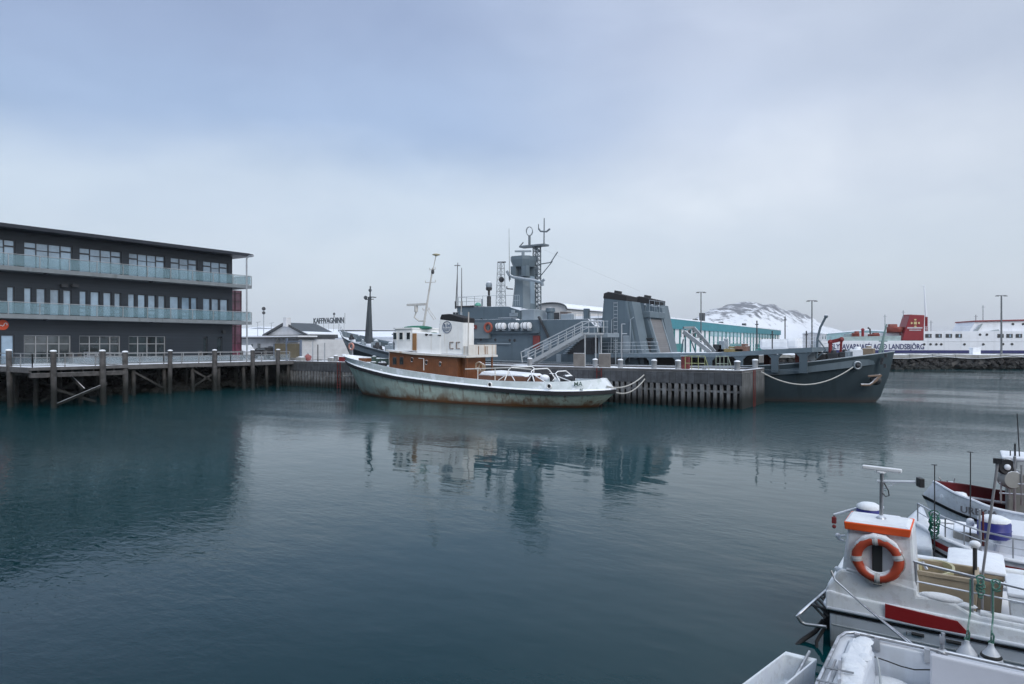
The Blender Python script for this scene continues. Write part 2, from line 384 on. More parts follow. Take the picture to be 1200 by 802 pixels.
mx_ = n.new('ShaderNodeMix'); mx_.data_type = 'RGBA'; mx_.inputs[6].default_value = (.76, .79, .84, 1); mx_.inputs[7].default_value = (.055, .062, .085, 1); l.new(rr.outputs[0], mx_.inputs[0]); l.new(mx_.outputs[2], b.inputs['Base Color'])
D0 = 3600
def mtn_h(r):          # skyline height above the horizon by sideways distance, as seen at D0
    px = 600+800*r/D0
    prof = [(560, 0), (700, 7), (770, 13), (800, 18), (820, 24), (838, 33), (848, 43), (860, 46), (885, 46), (900, 43), (910, 45), (925, 36), (940, 27), (958, 19), (985, 13), (1040, 8), (1120, 6), (1300, 4), (1500, 0)]
    for (a, h0), (c, h1) in zip(prof, prof[1:]):
        if a <= px <= c: return (h0+(h1-h0)*(px-a)/(c-a))*D0/800
    return 0
bm_ = MB(); NX, NYY = 260, 34; G = []
for i in range(NX+1):
    r = -200+(4100)*i/NX; row = []
    for j in range(NYY+1):
        f = j/NYY; d = D0-700+1500*f
        sh = math.sin(math.pi*min(1, max(0, f/.94)))**.8 if f < .47 else math.sin(math.pi*min(1, f/.94))**.8
        q = mnoise.fractal(V((r*.004, d*.004, 0)), .9, 2.1, 6)
        h = mtn_h(r*D0/ d if d else r)*(sh*(1+.15*q)) - 2 + (abs(q)*13*sh if 0 < f < 1 else 0)
        row.append(bm_.bm.verts.new(c2h(r*d/D0, d, max(-2, h))))
    G.append(row)
for i in range(NX):
    for j in range(NYY): bm_.bm.faces.new([G[i][j], G[i+1][j], G[i+1][j+1], G[i][j+1]])
tag(bm_.build('mountain', MTN, smooth=60), 'snow streaked flat topped mountain far across the bay', 'mountain', kind='structure')

# ------------------------------------------------------------------ dark office building on the left
WALL = M('charcoal cladding', (.019, .027, .037), .5, planks=(2, .30, .5), var=.1, scale=.5)
SOFF = M('charcoal roof edge', (.017, .021, .03), .5, snow=.0, var=.08)
FRM = M('dark window frame', (.035, .04, .048), .4, var=.05)
FRW = M('pale window frame', (.27, .28, .29), .5, var=.08)
PANE = M('window glass with sky tint', (.20, .29, .38), .04, var=.35, scale=.35, spec=1.0)  # pale blue base stands in for sky reflected in the glass
PANED = M('dark shop window glass', (.028, .038, .042), .04, var=.6, scale=.5, spec=1.0)
TEALG = glassy('tinted balcony glass', (.20, .33, .38), .36, .03)
CLEARG = glassy('clear guard glass', (.30, .36, .40), .32, .05)
SLAB = M('pale slab edge', (.17, .19, .20), .6, var=.1, streak=((.08, .09, .09), .5))
XW = -67.6
Yb = lambda px: atx(px, 400, XW).y
off = thing('office_building', 'three storey charcoal office block with glass balconies beside the boardwalk', 'building', (-76, 26, 2.5))
G3 = [(9.5, 13.6), (14.6, 18.6)]+[(Yb(a), Yb(c)) for a, c in ((-22, 18), (28, 85), (93, 142.5), (151, 193.5), (200, 231.5), (238, 267.5))]
G2 = [(9.5, 11), (12, 13.6), (14.6, 16), (17, 18.6)]+[(Yb(a), Yb(c)) for a, c in ((-12, -2), (8, 17), (28, 37.5), (42.5, 54), (58.5, 70), (74, 84), (93, 102), (106, 117), (121, 131), (134, 142), (150, 158.5), (161.5, 171), (173.5, 183), (185.5, 194), (199, 210), (213, 223), (224, 231.5), (238, 247), (248.2, 257), (258.2, 267.5))]
G1 = [(9.5, 13.6), (14.6, 18.6)]+[(Yb(a), Yb(c)) for a, c in ((-20, -4), (1, 17), (28, 83), (93, 141), (151, 194))]
GS = [(Yb(a), Yb(c)) for a, c in ((238, 243.5), (254, 260.5))]
Y0b, Y1b = 6.0, 45.4
mb = MB()
def band(z0, z1): mb.box(XW-.35, XW, Y0b, Y1b, z0, z1)
def piers(groups, z0, z1):
    y = Y0b
    for a, c in sorted(groups):
        if a > y+.02: mb.box(XW-.35, XW, y, a, z0, z1)
        y = c
    mb.box(XW-.35, XW, y, Y1b, z0, z1)
band(2.3, 2.75); piers(G1+GS, 2.75, 5.25); band(5.25, 7.0); piers(G2, 7.0, 9.36); band(9.36, 11.0); piers(G3, 11.0, 13.32); band(13.32, 14.1)
mb.box(-86, XW-.5, Y0b, Y1b, 2.3, 14.1)
mb.build('wall', WALL, off)
# second pair of bulkhead openings on the block wall are the two small windows near the corner
mb = MB(); mb.box(-87, -66.0, 4.6, 46.95, 14.13, 14.42); mb.box(-86.8, -66.25, 4.9, 46.7, 14.42, 14.5)
mb.build('roof', SOFF, off, bevel=.03)
def window(y0, y1, z0, z1, lights, transoms, frm, pane, door=None):
    fm = MB(); x0, x1 = XW-.24, XW-.10; bw = .07
    fm.box(x0, x1, y0, y0+bw, z0, z1); fm.box(x0, x1, y1-bw, y1, z0, z1); fm.box(x0, x1, y0+bw, y1-bw, z0, z0+bw); fm.box(x0, x1, y0+bw, y1-bw, z1-bw, z1)
    ed = [y0+bw]+[y0+(y1-y0)*k/lights for k in range(1, lights)]+[y1-bw]
    for k in range(1, lights): fm.box(x0+.003, x1-.003, ed[k]-bw/2, ed[k]+bw/2, z0+bw, z1-bw)
    for k in range(lights):
        for tz, th, which in transoms:
            if which is None or k in which: fm.box(x0+.006, x1-.006, ed[k]+bw/2, ed[k+1]-bw/2, tz, tz+th)
    f = fm.build('window', frm, off)
    p = MB(); p.box(XW-.2, XW-.18, y0+.02, y1-.02, z0+.02, z1-.02); p.build('pane', pane, f)
for i, (a, c) in enumerate(G3):
    nl = 3 if c-a < 3.3 else 4
    window(a, c, 11.0, 13.32, nl, [(12.72, .12, (0, nl-1)), (12.62, .05, tuple(range(1, nl-1)))], FRM, PANE)
for i, (a, c) in enumerate(G2): window(a, c, 7.0, 9.36, 1, [(7.75, .09, None), (7.35, .05, None)] if i % 3 == 1 else [], FRM if i % 5 else FRM, PANE)
for i, (a, c) in enumerate(G1): window(a, c, 2.75, 5.25, 1 if c-a < 2 else 4, [] if c-a < 2 else [(4.45, .07, None)], FRW if c-a > 2 else FRM, PANED if c-a > 2 else PANE)
for a, c in GS: window(a, c, 3.5, 5.15, 1, [], FRM, PANED)
for zs in (6.62, 10.62):
    s_ = MB(); s_.box(XW, -66.2, 5.2, 46.9, zs, zs+.36); s_.box(-71.5, XW, Y1b+.002, 46.9, zs, zs+.36)
    bal = s_.build('balcony', SLAB, off, bevel=.02)
    g = MB(); ys = [5.3+2.31*k for k in range(19)]
    for a, c in zip(ys, ys[1:]): g.box(-66.30, -66.275, a+.03, c-.03, zs+.42, zs+1.33)
    for k in range(2): g.box(-71.3+k*2.5, -68.9+k*2.5, 46.78, 46.805, zs+.42, zs+1.33)
    g.build('glass_panel', TEALG, bal)
    r_ = MB()
    for y in ys: r_.box(-66.27, -66.21, y-.025, y+.025, zs+.36, zs+1.36)
    r_.tube([(-66.26, 5.2, zs+1.38), (-66.26, 46.82, zs+1.38), (-71.4, 46.82, zs+1.38)], .035, 6); r_.build('handrail', M('handrail grey', (.30, .32, .33), .4, .4, snow=.4), bal)
    d = MB()
    for y in (8.2, 17.4, 26.7, 35.9): d.box(-67.0, -66.35, y-.05, y+.05, zs-.14, zs-.004)
    d.build('slab_bracket', SOFF, bal)
STAIRM = M('wine red stair glass', (.16, .055, .085), .12, var=.3, scale=.7, spec=.8)
mb = MB(); mb.box(-72.5, -69.6, Y1b+.05, 47.9, 2.3, 10.6); st = mb.build('stair_tower', STAIRM, off)
mb = MB()
for k in range(9): mb.box(-69.6, -69.54, Y1b+.05, 47.9, 2.6+k*.95, 2.68+k*.95)
for k in range(4): mb.box(-69.6, -69.53, Y1b+.1+k*.78, Y1b+.17+k*.78, 2.3, 10.6)
mb.build('glazing_bar', M('dark red frame', (.05, .015, .02), .4), st)
# round orange sign, white mark, and two floodlights
p = atx(3.5, 381, XW+.16); mb = MB(); mb.lathe((XW+.003, p.y, p.z), [(.43, 0), (.43, .12), (.40, .15)], 32, (1, 0, 0)); sg = mb.build('sign', M('orange sign face', (.62, .075, .02), .4, var=.04), off, smooth=40)
mb = MB(); mb.tube([(XW+.165, p.y+dy, p.z+dz) for dy, dz in ((-.30, -.10), (-.16, -.02), (-.02, -.10), (.06, -.02), (.10, .12), (.20, .19), (.29, .10), (.27, -.02))], .035, 6); mb.build('sign_mark', WHITE, sg)
for px in (75, 88):
    q = atx(px, 335, XW+.3); mb = MB(); mb.obox(q, .35, .55, .25, 0); mb.beam((XW, q.y, q.z+.1), q, .06, .06); mb.build('floodlight', DARK, off)
q = atx(262, 389, XW+.2); mb = MB(); mb.obox(q, .25, .35, .3); mb.build('floodlight', DARK, off)

# ------------------------------------------------------------------ boardwalk on piles
TIMB = M('grey weathered timber', (.075, .072, .072), .85, var=.4, scale=2.5, snow=.85, tide=(1.0, 2.1, WEED), bump=.3)
TIMBB = M('dark wet brace timber', (.05, .047, .045), .85, var=.4, scale=2.5, tide=(.6, 1.7, WEED), bump=.3)
TIMBD = M('grey deck planks', (.16, .155, .15), .85, var=.3, scale=2, snow=.98, planks=(1, .16, .4))
FASC = M('grey fascia timber', (.11, .108, .11), .85, var=.25, scale=2, snow=.9)
bw = thing('boardwalk', 'grey timber boardwalk on piles with glass guard along the office', 'boardwalk', (-60, 34, 0))
mb = MB(); mb.box(-65.3, -60.1, 26.9, 47.55, 2.50, 2.66); mb.box(-65.3, -53.3, 20.5, 26.9, 2.66, 2.82); mb.build('deck', TIMBD, bw)
mb = MB(); mb.box(-60.1, -59.98, 26.9, 47.6, 2.32, 2.70); mb.box(-65, -60.2, 26.95, 27.1, 2.3, 2.5); mb.build('fascia', FASC, bw)
mb = MB(); mb.box(-53.3, -53.12, 20.3, 27.0, 2.66, 2.88); mb.box(-65.2, -53.3, 20.3, 20.5, 2.5, 2.88); mb.box(-59.9, -53.3, 26.9, 27.02, 2.6, 2.88); mb.build('fascia', FASC, bw)
mb = MB(); mb.box(-53.5, -53.2, 20.4, 26.9, 2.16, 2.46)
for k in range(9): mb.box(-65, -53.5, 20.9+k*.72, 21.05+k*.72, 2.46, 2.66)
for y in (21.6, 25.0): mb.box(-65, -53.6, y-.12, y+.12, 2.18, 2.44)
for k in range(8): mb.box(-65.2, -60.2, 28+k*2.6, 28.2+k*2.6, 2.25, 2.50)
mb.build('beam', TIMB, bw)
piles = [(-53.1, 21.75, 3.95), (-53.1, 25.0, 3.95), (-53.35, 26.75, 3.85), (-56.6, 20.35, 4.0), (-61, 20.35, 4.0)]
for px in (199.5, 251.5, 296, 326): piles.append((-59.9, atx(px, 400, -59.9).y, 3.85))
for x, y, zt in piles:
    mb = MB(); mb.tube([(x+random.uniform(-.12, .12), y+random.uniform(-.1, .1), -1.5), (x, y, zt)], random.uniform(.18, .22), 10); mb.build('pile', TIMB, bw, smooth=50)
    mb = MB(); mb.lathe((x, y, zt), [(.21, -.01), (.22, .05), (.15, .10), (0, .12)], 10); mb.build('snow_cap', SNOW, bw, smooth=60)
under = [(-56.4, 22, 2.2), (-56.4, 25, 2.2), (-60, 22, 2.2), (-60, 25, 2.2), (-62.5, 23, 2.2)]+[(-60.4, 28.3+2.7*k, 2.3) for k in range(8)]+[(-62.6, 29+2.7*k, 2.3) for k in range(7)]
for x, y, zt in under:
    mb = MB(); mb.tube([(x+random.uniform(-.15, .15), y+random.uniform(-.15, .15), -1.5), (x, y, zt)], .17, 8); mb.build('pile', TIMBB, bw, smooth=50)
for a, c in (((-53.0, 25.25, 1.55), (-53.4, 21.8, .1)), ((-53.5, 21.9, 1.35), (-53.3, 24.6, .25)), ((-56.5, 22, 1.9), (-56.5, 25, .3)), ((-56.2, 25, 1.9), (-56.2, 22.2, .3)), ((-54.3, 23.4, 2.1), (-53.5, 23.9, 1.2)), ((-60.2, 31, 2.0), (-60.2, 33.6, .5)), ((-60.2, 36.4, 2.0), (-60.2, 39.0, .5)), ((-60.2, 39, 2.0), (-60.2, 36.4, .5))):
    mb = MB(); mb.beam(a, c, .10, .17); mb.build('brace', TIMB if a[2] == 1.55 or a[2] == 2.1 else TIMBB, bw)
# guards: rails with glass infill along the water side and along the back
def guard(pts, z, glass=True):
    for a, c in zip(pts, pts[1:]):
        a, c = V(a), V(c); ln = (c-a).length; n_ = max(1, round(ln/1.9)); d = (c-a)/n_
        r_ = MB()
        for k in range(n_+1): q = a+d*k; r_.box(q.x-.03, q.x+.03, q.y-.03, q.y+.03, z-.02, z+.95)
        for h in (.97, .70 if glass else .5, .12): r_.beam(a+V((0, 0, z+h)), c+V((0, 0, z+h)), .06, .05)
        r_.build('guard_rail', M_RAIL, bw)
        g = MB()
        for k in range(n_):
            u_ = d.normalized(); g.beam(a+d*k+u_*.08+V((0, 0, z+.4)), a+d*(k+1)-u_*.08+V((0, 0, z+.4)), .02, .5)
        g.build('guard_glass', CLEARG, bw)
M_RAIL = M('grey guard rail', (.27, .28, .29), .5, .2, snow=.6)
guard([(-64.5, 20.6, 0), (-57.2, 20.6, 0), (-53.45, 20.6, 0), (-53.45, 26.7, 0), (-59.8, 26.75, 0)], 2.84)
guard([(-60.25, 27.2, 0), (-60.25, 33.6, 0), (-60.25, 40.3, 0), (-60.25, 47.3, 0)], 2.68)
guard([(-64.6, 28.0, 0), (-64.6, 46.0, 0)], 2.68, False)
mb = MB()
for px in (83, 93.5, 127, 128.5, 234.5, 283, 311):
    y = atx(px, 400, -64.9).y; mb.tube([(-64.9, y, 1.0), (-64.9, y, 3.75)], .18, 8)
mb.build('pile', TIMB, bw, smooth=50)

# ------------------------------------------------------------------ finger pier of timber and sheet piling
PX0, PX1, PY0, PY1, PZ = -62.5, -12.95, 47.62, 53.7, 2.52
PIERW = M('silvery fender timber', (.145, .15, .155), .85, var=.4, scale=2.2, tide=(.2, 1.05, WEED), streak=((.06, .055, .05), .7), bump=.3)
PIERB = M('pier plank face', (.072, .078, .087), .85, var=.3, scale=2, planks=(0, .47, .5), tide=(-2, -1, WEED), streak=((.045, .047, .05), .8))
PIERE = M('pier end planks', (.115, .119, .122), .85, var=.3, scale=1.6, planks=(1, .62, .4), tide=(.5, 1.7, WEED), streak=((.08, .075, .07), .8))
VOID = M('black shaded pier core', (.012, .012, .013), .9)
pier = thing('finger_pier', 'snow topped timber finger pier with dark slatted fender face', 'pier', (-38, 50.6, 0))
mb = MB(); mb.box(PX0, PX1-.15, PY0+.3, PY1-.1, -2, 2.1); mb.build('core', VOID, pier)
mb = MB(); mb.box(PX0, PX1, PY0+.02, PY1, 1.62, PZ-.06); mb.box(PX0, PX1, PY0-.02, PY0+.02, 1.66, PZ-.1); mb.build('capping_wall', PIERB, pier)
mb = MB(); x = PX0+.1
while x < PX1-.3:
    wd = random.uniform(.19, .29); dx = random.uniform(-.03, .03); yo = random.uniform(-.03, .015); mb.hexa([(x+dx, PY0+yo, -1.5), (x+dx+wd, PY0+yo, -1.5), (x+dx+wd, PY0+.24, -1.5), (x+dx, PY0+.24, -1.5)], [(x, PY0+yo, 1.635), (x+wd, PY0+yo, 1.635), (x+wd, PY0+.24, 1.635), (x, PY0+.24, 1.635)]); x += .47
mb.box(PX0, PX1-.2, PY0+.06, PY0+.3, 1.08, 1.22); mb.build('fender_timber', PIERW, pier)
mb = MB(); mb.box(PX1-.16, PX1, PY0-.015, PY1, -1.5, 1.62); mb.box(PX1, PX1+.02, PY0, PY1, -1.5, PZ-.1); mb.build('end_wall', PIERE, pier)
mb = MB(); mb.box(PX0-3, PX1, PY0+.02, PY1, PZ-.06, PZ)
mb.build('deck', M('snowy pier deck', (.2, .2, .2), .8, snow=.97, scale=1), pier)
mb = MB(); mb.box(PX0, PX1+.03, PY0-.03, PY0+.28, PZ, PZ+.15); mb.box(PX1-.25, PX1+.03, PY0+.28, PY1, PZ, PZ+.15); mb.box(PX0, PX1-.25, PY1-.28, PY1, PZ, PZ+.15); mb.build('kerb', FASC, pier, bevel=.03)
# snow banks lying on the deck
mb = MB()
for k in range(46):
    x = random.uniform(PX0+1, PX1-1); y = random.uniform(PY0+.6, PY1-.6); mb.ball((x, y, PZ), random.uniform(.3, .8), 10, (1.6, .7, .13))
mb.build('snow_cover', SNOW, pier, smooth=80)
def ladder(mbb, x, y, z0, z1, alongx=True, wdt=.4):
    dx, dy = (wdt/2, 0) if alongx else (0, wdt/2)
    for s_ in (-1, 1): mbb.beam((x+dx*s_, y+dy*s_, z0), (x+dx*s_, y+dy*s_, z1), .06, .06)
    z = z0+.15
    while z < z1: mbb.beam((x-dx, y-dy, z), (x+dx, y+dy, z), .035, .035, (1, 1, 0)); z += .28
for px in (702, 397):
    q = aty(px, 440, PY0-.12); mb = MB(); ladder(mb, q.x, PY0-.12, -.6, PZ+.1); mb.build('ladder', REDO, pier)
mb = MB(); ladder(mb, PX1+.14, atx(884, 440, PX1+.14).y, -.6, PZ+.1, False); mb.build('ladder', REDO, pier)
# ------------------------------------------------------------------ hull helper
def level(pts, n, cy):
    c = catmull([(x, hb, z) for x, hb, z in pts], n)
    return [V((p.x, cy-max(0, p.y), p.z)) for p in c], [V((p.x, cy+max(0, p.y), p.z)) for p in c]
def shell(levels, n, cy, ends=False):
    mb = MB(); LV = [level(l, n, cy) for l in levels]
    for side in (0, 1): mb.loft([lv[side] for lv in LV], cap=False, closed=False)
    if ends:
        for i in (0, n): mb.loft([[lv[0][i], lv[1][i]] for lv in LV], cap=False, closed=False)
    bmesh.ops.remove_doubles(mb.bm, verts=mb.bm.verts, dist=.004)
    bmesh.ops.dissolve_degenerate(mb.bm, edges=mb.bm.edges, dist=.003)
    return mb
def deck_between(lv, n, cy, dz=0., inset=0.):
    a, b = level([(x, max(0, hb-inset), z+dz) for x, hb, z in lv], n, cy); mb = MB()
    mb.loft([[p, q] for p, q in zip(a, b)], cap=False, closed=False)
    bmesh.ops.remove_doubles(mb.bm, verts=mb.bm.verts, dist=.004); return mb
RUST = (.12, .05, .022)
def sbox(mb, pts, y0, y1):
    """prism of an outline in the x-z plane between two y planes"""
    return mb.prism([(x, y0, z) for x, z in pts], (0, y1-y0, 0))

# ------------------------------------------------------------------ old harbour tug alongside the pier
TUGH = M('grey green hull paint', (.43, .52, .46), .55, var=.16, scale=.8, streak=(RUST, .75, .51), patch=(RUST, .35, .8), boot=(.14, (.055, .022, .016), (.15, .062, .025), (.15, .065, .02)))
TUGB = M('pale grey green bulwark paint', (.45, .50, .50), .55, var=.12, scale=1.2, patch=((.62, .66, .70), .75, 1.3), snow=.5)
TUGW = M('white superstructure paint', (.78, .78, .76), .5, var=.06, streak=((.42, .33, .2), .35), snow=.6)
TUGR = M('rust stained white paint', (.58, .56, .52), .55, var=.1, streak=((.36, .22, .10), .8), snow=.6)
WOOD = M('red brown varnished deckhouse', (.15, .054, .019), .45, var=.22, scale=1.5, planks=(0, .22, .25), snow=.5)
TEAL = M('green canvas cover', (.015, .13, .085), .7)
CY = 43.8
WL0 = [(-44.9, 0, -.6), (-43.6, .6, -.6), (-41, 1.7, -.6), (-37, 2.8, -.6), (-30, 2.9, -.6), (-25.5, 1.9, -.6), (-23.5, .8, -.6), (-22.9, 0, -.6)]
WL1 = [(-46.0, 0, .35), (-44.4, 1.0, .3), (-41.4, 2.3, .25), (-37, 3.15, .2), (-30, 3.25, .15), (-25, 2.65, .15), (-22.4, 1.2, .15), (-21.7, 0, .2)]
KN0 = [(-47.6, 0, 2.72), (-45.9, 1.3, 2.5), (-42.6, 2.6, 2.1), (-37.6, 3.36, 1.55), (-30, 3.42, 1.08), (-24.4, 3.0, .92), (-21.6, 1.6, .96), (-20.75, 0, 1.0)]
KN1 = [(x-(.12 if i == 0 else 0), hb, z+.29) for i, (x, hb, z) in enumerate(KN0)]
BW1 = [(-48.35, 0, 3.55), (-46.5, 1.25, 3.32), (-42.9, 2.55, 2.98), (-37.6, 3.25, 2.42), (-30, 3.28, 1.86), (-24.5, 2.6, 1.83), (-22.0, 1.25, 1.98), (-21.45, 0, 2.08)]
tug = thing('tugboat', 'old grey green harbour tug with brown deckhouse and white funnel alongside the pier', 'tugboat', (-34.5, 43.8, 0))
NH = 42
shell([WL0, WL1, KN0], NH, CY).build('hull', TUGH, tug, smooth=50)
out_ = [(x, hb+.13 if 0 < i < 7 else hb, z) for i, (x, hb, z) in enumerate(KN0)]; out1 = [(x, hb+.13 if 0 < i < 7 else hb, z) for i, (x, hb, z) in enumerate(KN1)]
out_[0] = (-47.85, 0, out_[0][2]); out1[0] = (-48.0, 0, out1[0][2]); out_[7] = (-20.6, 0, out_[7][2]); out1[7] = (-20.55, 0, out1[7][2])
shell([KN0, out_, out1, KN1], NH, CY).build('rubbing_strake', BLACKSNOW, tug, smooth=40)
def shift(lv, d, dz=0): return [(x, max(0, hb-d) if 0 < i < len(lv)-1 else 0, z+dz) for i, (x, hb, z) in enumerate(lv)]
inner = shift(BW1, .10); inner[0] = (-48.1, 0, BW1[0][2]); inner[7] = (-21.6, 0, BW1[7][2])
kin = shift(KN1, .22); kin[0] = (-47.4, 0, KN1[0][2]); kin[7] = (-21.2, 0, KN1[7][2])
KNS = [(x, hb-.02 if 0 < i < 7 else hb, z) for i, (x, hb, z) in enumerate(KN1)]
bwk = shell([KNS, BW1, inner, kin], NH, CY).build('bulwark', TUGB, tug, smooth=40)
# snow lying on the strake ledge and on the rail
sl0 = [(x, hb+.10 if 0 < i < 7 else hb, z+.004) for i, (x, hb, z) in enumerate(KN1)]; sl1 = [(x, hb-.03 if 0 < i < 7 else hb, z+.11) for i, (x, hb, z) in enumerate(KN1)]
shell([KN1, sl0, sl1, kin], NH, CY).build('snow_ledge', SNOW, tug, smooth=60)
dk = deck_between(KN1, NH, CY, .0, .15); dk.build('deck', M('snowy steel deck', (.16, .12, .10), .8, snow=.75, scale=1.5), tug)
# hawse rings and stern name
for i, (px, py) in enumerate(((427, 431), (447, 436), (574, 451), (643.5, 453))):
    yy = (41.35, 40.85, 40.45, 40.62)[i]; q = aty(px, py, yy-.06); mb = MB(); mb.torus(q, .17, .05, (0, 1, 0), 16, 6); mb.build('hawse_ring', TUGW, bwk, smooth=60)
    mb = MB(); mb.lathe(q+V((0, -.01, 0)), [(.14, 0), (.14, .03)], 14, (0, 1, 0)); mb.build('hawse_hole', BLACK, bwk)
LET = M('dark green lettering', (.03, .07, .06), .6)
a = aty(703, 445.5, 42.2); b_ = aty(712, 447.5, 42.95)
nrm_e = V((.62, .79, 0)).normalized()
mb = MB(); mb.text('MA', V((-22.62, 41.40, 1.58)), (.70, .66, .02), (-.1, .32, .9), .30, bold=.02); mb.text('RE', V((-22.25, 41.58, 1.28)), (.70, .66, .02), (-.1, .32, .9), .14, bold=.02); mb.build('stern_name', LET, bwk)
# brown deckhouse, aft shelter
mb = MB(); sbox(mb, [(-40.6, 1.9), (-33.3, 1.5), (-33.3, 3.42), (-40.6, 3.86)], 42.0, 45.7); dh = mb.build('deckhouse', WOOD, tug, bevel=.04)
mb = MB(); sbox(mb, [(-33.3, 1.5), (-32.9, 1.45), (-32.9, 3.40), (-33.3, 3.42)], 42.5, 45.2)
mb.box(-32.5, -32.38, 42.05, 42.17, 1.5, 3.42); mb.box(-32.5, -32.38, 45.4, 45.52, 1.5, 3.42)
mb.build('aft_casing', WOOD, tug, bevel=.02)
for px, py, kd in ((463, 423, 0), (471, 423, 0), (483, 422, 1), (500, 425, 1), (516, 427, 1)):
    q = aty(px, py, 42.0); mb = MB()
    if kd == 0:
        mb.box(q.x-.28, q.x+.28, 41.96, 41.995, q.z-.38, q.z+.38); f = mb.build('window', M('brown window rim', (.12, .05, .025), .5), tug, bevel=.02)
        mb = MB(); mb.box(q.x-.2, q.x+.2, 41.945, 41.955, q.z-.30, q.z+.30); mb.build('pane', PANED, f)
    else:
        mb = MB(); mb.torus((q.x, 41.97, q.z), .17, .04, (0, 1, 0), 16, 6); f = mb.build('porthole', WOOD, tug, smooth=60)
        mb = MB(); mb.lathe((q.x, 41.955, q.z), [(.15, 0), (.15, .03)], 14, (0, 1, 0)); mb.build('pane', PANED, f)
mb = MB(); q = aty(497, 427, 41.97)
mb.tube([(q.x, 41.93, q.z-.5), (q.x, 41.93, q.z+.45), (q.x-.55, 41.93, q.z+.48)], .03, 6); mb.build('pipe', TUGW, tug)
# white boat deck, wheelhouse
mb = MB(); sbox(mb, [(-40.75, 3.87), (-37.6, 3.60), (-32.2, 3.42), (-32.2, 3.58), (-37.6, 3.78), (-40.75, 4.0)], 41.75, 45.95); mb.build('boat_deck', TUGR, tug, bevel=.02)
wh = MB(); prof = []
for k in range(9):
    a = math.pi*.5+math.pi*k/8; prof.append((-39.9+math.cos(a)*.72, 43.85+math.sin(a)*1.75))
prof = [(-38.1, 45.6)]+prof+[(-38.1, 42.1)]
wh.loft([[(x, y, 3.9) for x, y in prof], [(x, y, 5.72) for x, y in prof]]); wh.build('wheelhouse', TUGW, tug, smooth=35, bevel=.03)
rf = MB(); rf.loft([[(x*1.0+(x+39.3)*.06, 43.85+(y-43.85)*1.06, z) for x, y in prof] for z in (5.725, 5.83)]); rf.build('wheelhouse_roof', TUGW, tug)
for px in (463.2, 470.4, 479):
    q = aty(px, 392, 42.1); mb = MB(); mb.box(q.x-.24, q.x+.24, 42.06, 42.097, 4.78, 5.5); f = mb.build('window', TUGW, tug, bevel=.03)
    mb = MB(); mb.box(q.x-.18, q.x+.18, 42.045, 42.055, 4.86, 5.42); mb.build('pane', PANED, f)
mb = MB(); mb.ball((-38.9, 43.7, 5.84), 1.0, 16, (1.35, 1.1, .19)); mb.build('green_cover', TEAL, tug, smooth=60)
mb = MB(); mb.ball((-36.7, 43.2, 5.32), .3, 10, (1.3, 1, .4)); mb.build('green_cover', TEAL, tug, smooth=60)
mb = MB(); mb.box(-38.05, -37.62, 42.05, 42.12, 3.95, 5.35); mb.build('door', M('tan wooden door', (.30, .15, .06), .5), tug, bevel=.02)
mb = MB(); mb.box(-38.1, -37.6, 42.1, 45.6, 3.85, 5.45); sbox(mb, [(-37.6, 3.70), (-35.1, 3.66), (-35.1, 5.28), (-37.6, 5.42)], 42.1, 45.5); cs = mb.build('casing', TUGW, tug, bevel=.05)
for px, py in ((500, 392), (505, 392.5), (515, 393)):
    q = aty(px, py, 42.1); mb = MB(); mb.box(q.x-.15, q.x+.15, 42.06, 42.095, q.z-.05, q.z+.03); mb.build('vent_slot', BLACK, cs)
q = aty(499.5, 392.5, 42.08); mb = MB(); mb.lathe((q.x, 42.06, q.z), [(.1, 0), (.1, .04)], 12, (0, 1, 0)); mb.build('porthole', BLACK, cs)
# funnel with slanted black top and round emblem
tr = [aty(px, py, 42.1) for px, py in ((509, 418), (513.5, 373), (547.8, 377.5), (547.8, 416))]
fx = [(p.x, p.z) for p in tr]
F0 = [(-35.6, 3.7), (-35.22, 6.50), (-32.75, 6.2), (-32.75, 3.6)]
mb = MB(); sbox(mb, F0, 42.12, 43.5); fn = mb.build('funnel', TUGW, tug, bevel=.12)
mb = MB(); sbox(mb, [(-35.18, 6.45), (-35.0, 6.84), (-34.2, 6.86), (-32.72, 6.5), (-32.72, 6.15)], 42.09, 43.53); mb.build('funnel_top', BLACK, tug, bevel=.05)
q = aty(523.7, 383.5, 42.08); EMB = M('faded navy emblem', (.08, .12, .19), .6); mb = MB(); mb.torus((q.x, 42.085, q.z), .45, .028, (0, 1, 0), 32, 5)
mb.text('R', (q.x-.32, 42.085, q.z-.02), (1, 0, 0), (0, 0, 1), .26, bold=.03); mb.text('H', (q.x+.08, 42.085, q.z-.02), (1, 0, 0), (0, 0, 1), .26, bold=.03)
mb.box(q.x-.02, q.x+.02, 42.075, 42.1, q.z, q.z+.3)
for k in range(3): mb.tube([(q.x-.36+.09*i+k*.0, 42.085, q.z-.11-.09*k+.018*math.sin(i*1.6)) for i in range(9-k)], .018, 5)
mb.build('emblem', EMB, fn)
mb = MB()
for x0, x1, z in ((-34.1, -33.75, 4.62), (-33.45, -33.1, 4.62)): mb.tube([(x1, 42.06, z), (x0, 42.06, z), (x0, 42.06, z-.5), (x1, 42.06, z-.5)], .035, 6)
mb.build('pipe', M('rusty pipe', (.14, .08, .05), .6), tug)
# aft bridge wing bulwark with rust
mb = MB(); mb.box(-32.3, -32.24, 42.0, 45.8, 3.6, 4.42); mb.box(-32.7, -32.3, 41.96, 42.0, 3.62, 4.3); mb.build('wing_bulwark', TUGR, tug)
mb = MB()
for y in (43.3, 44.2, 44.45): mb.box(-32.235, -32.2, y, y+.06, 3.65, 4.3)
mb.build('stanchion', M('rusty stanchion', (.22, .11, .05), .7), tug)
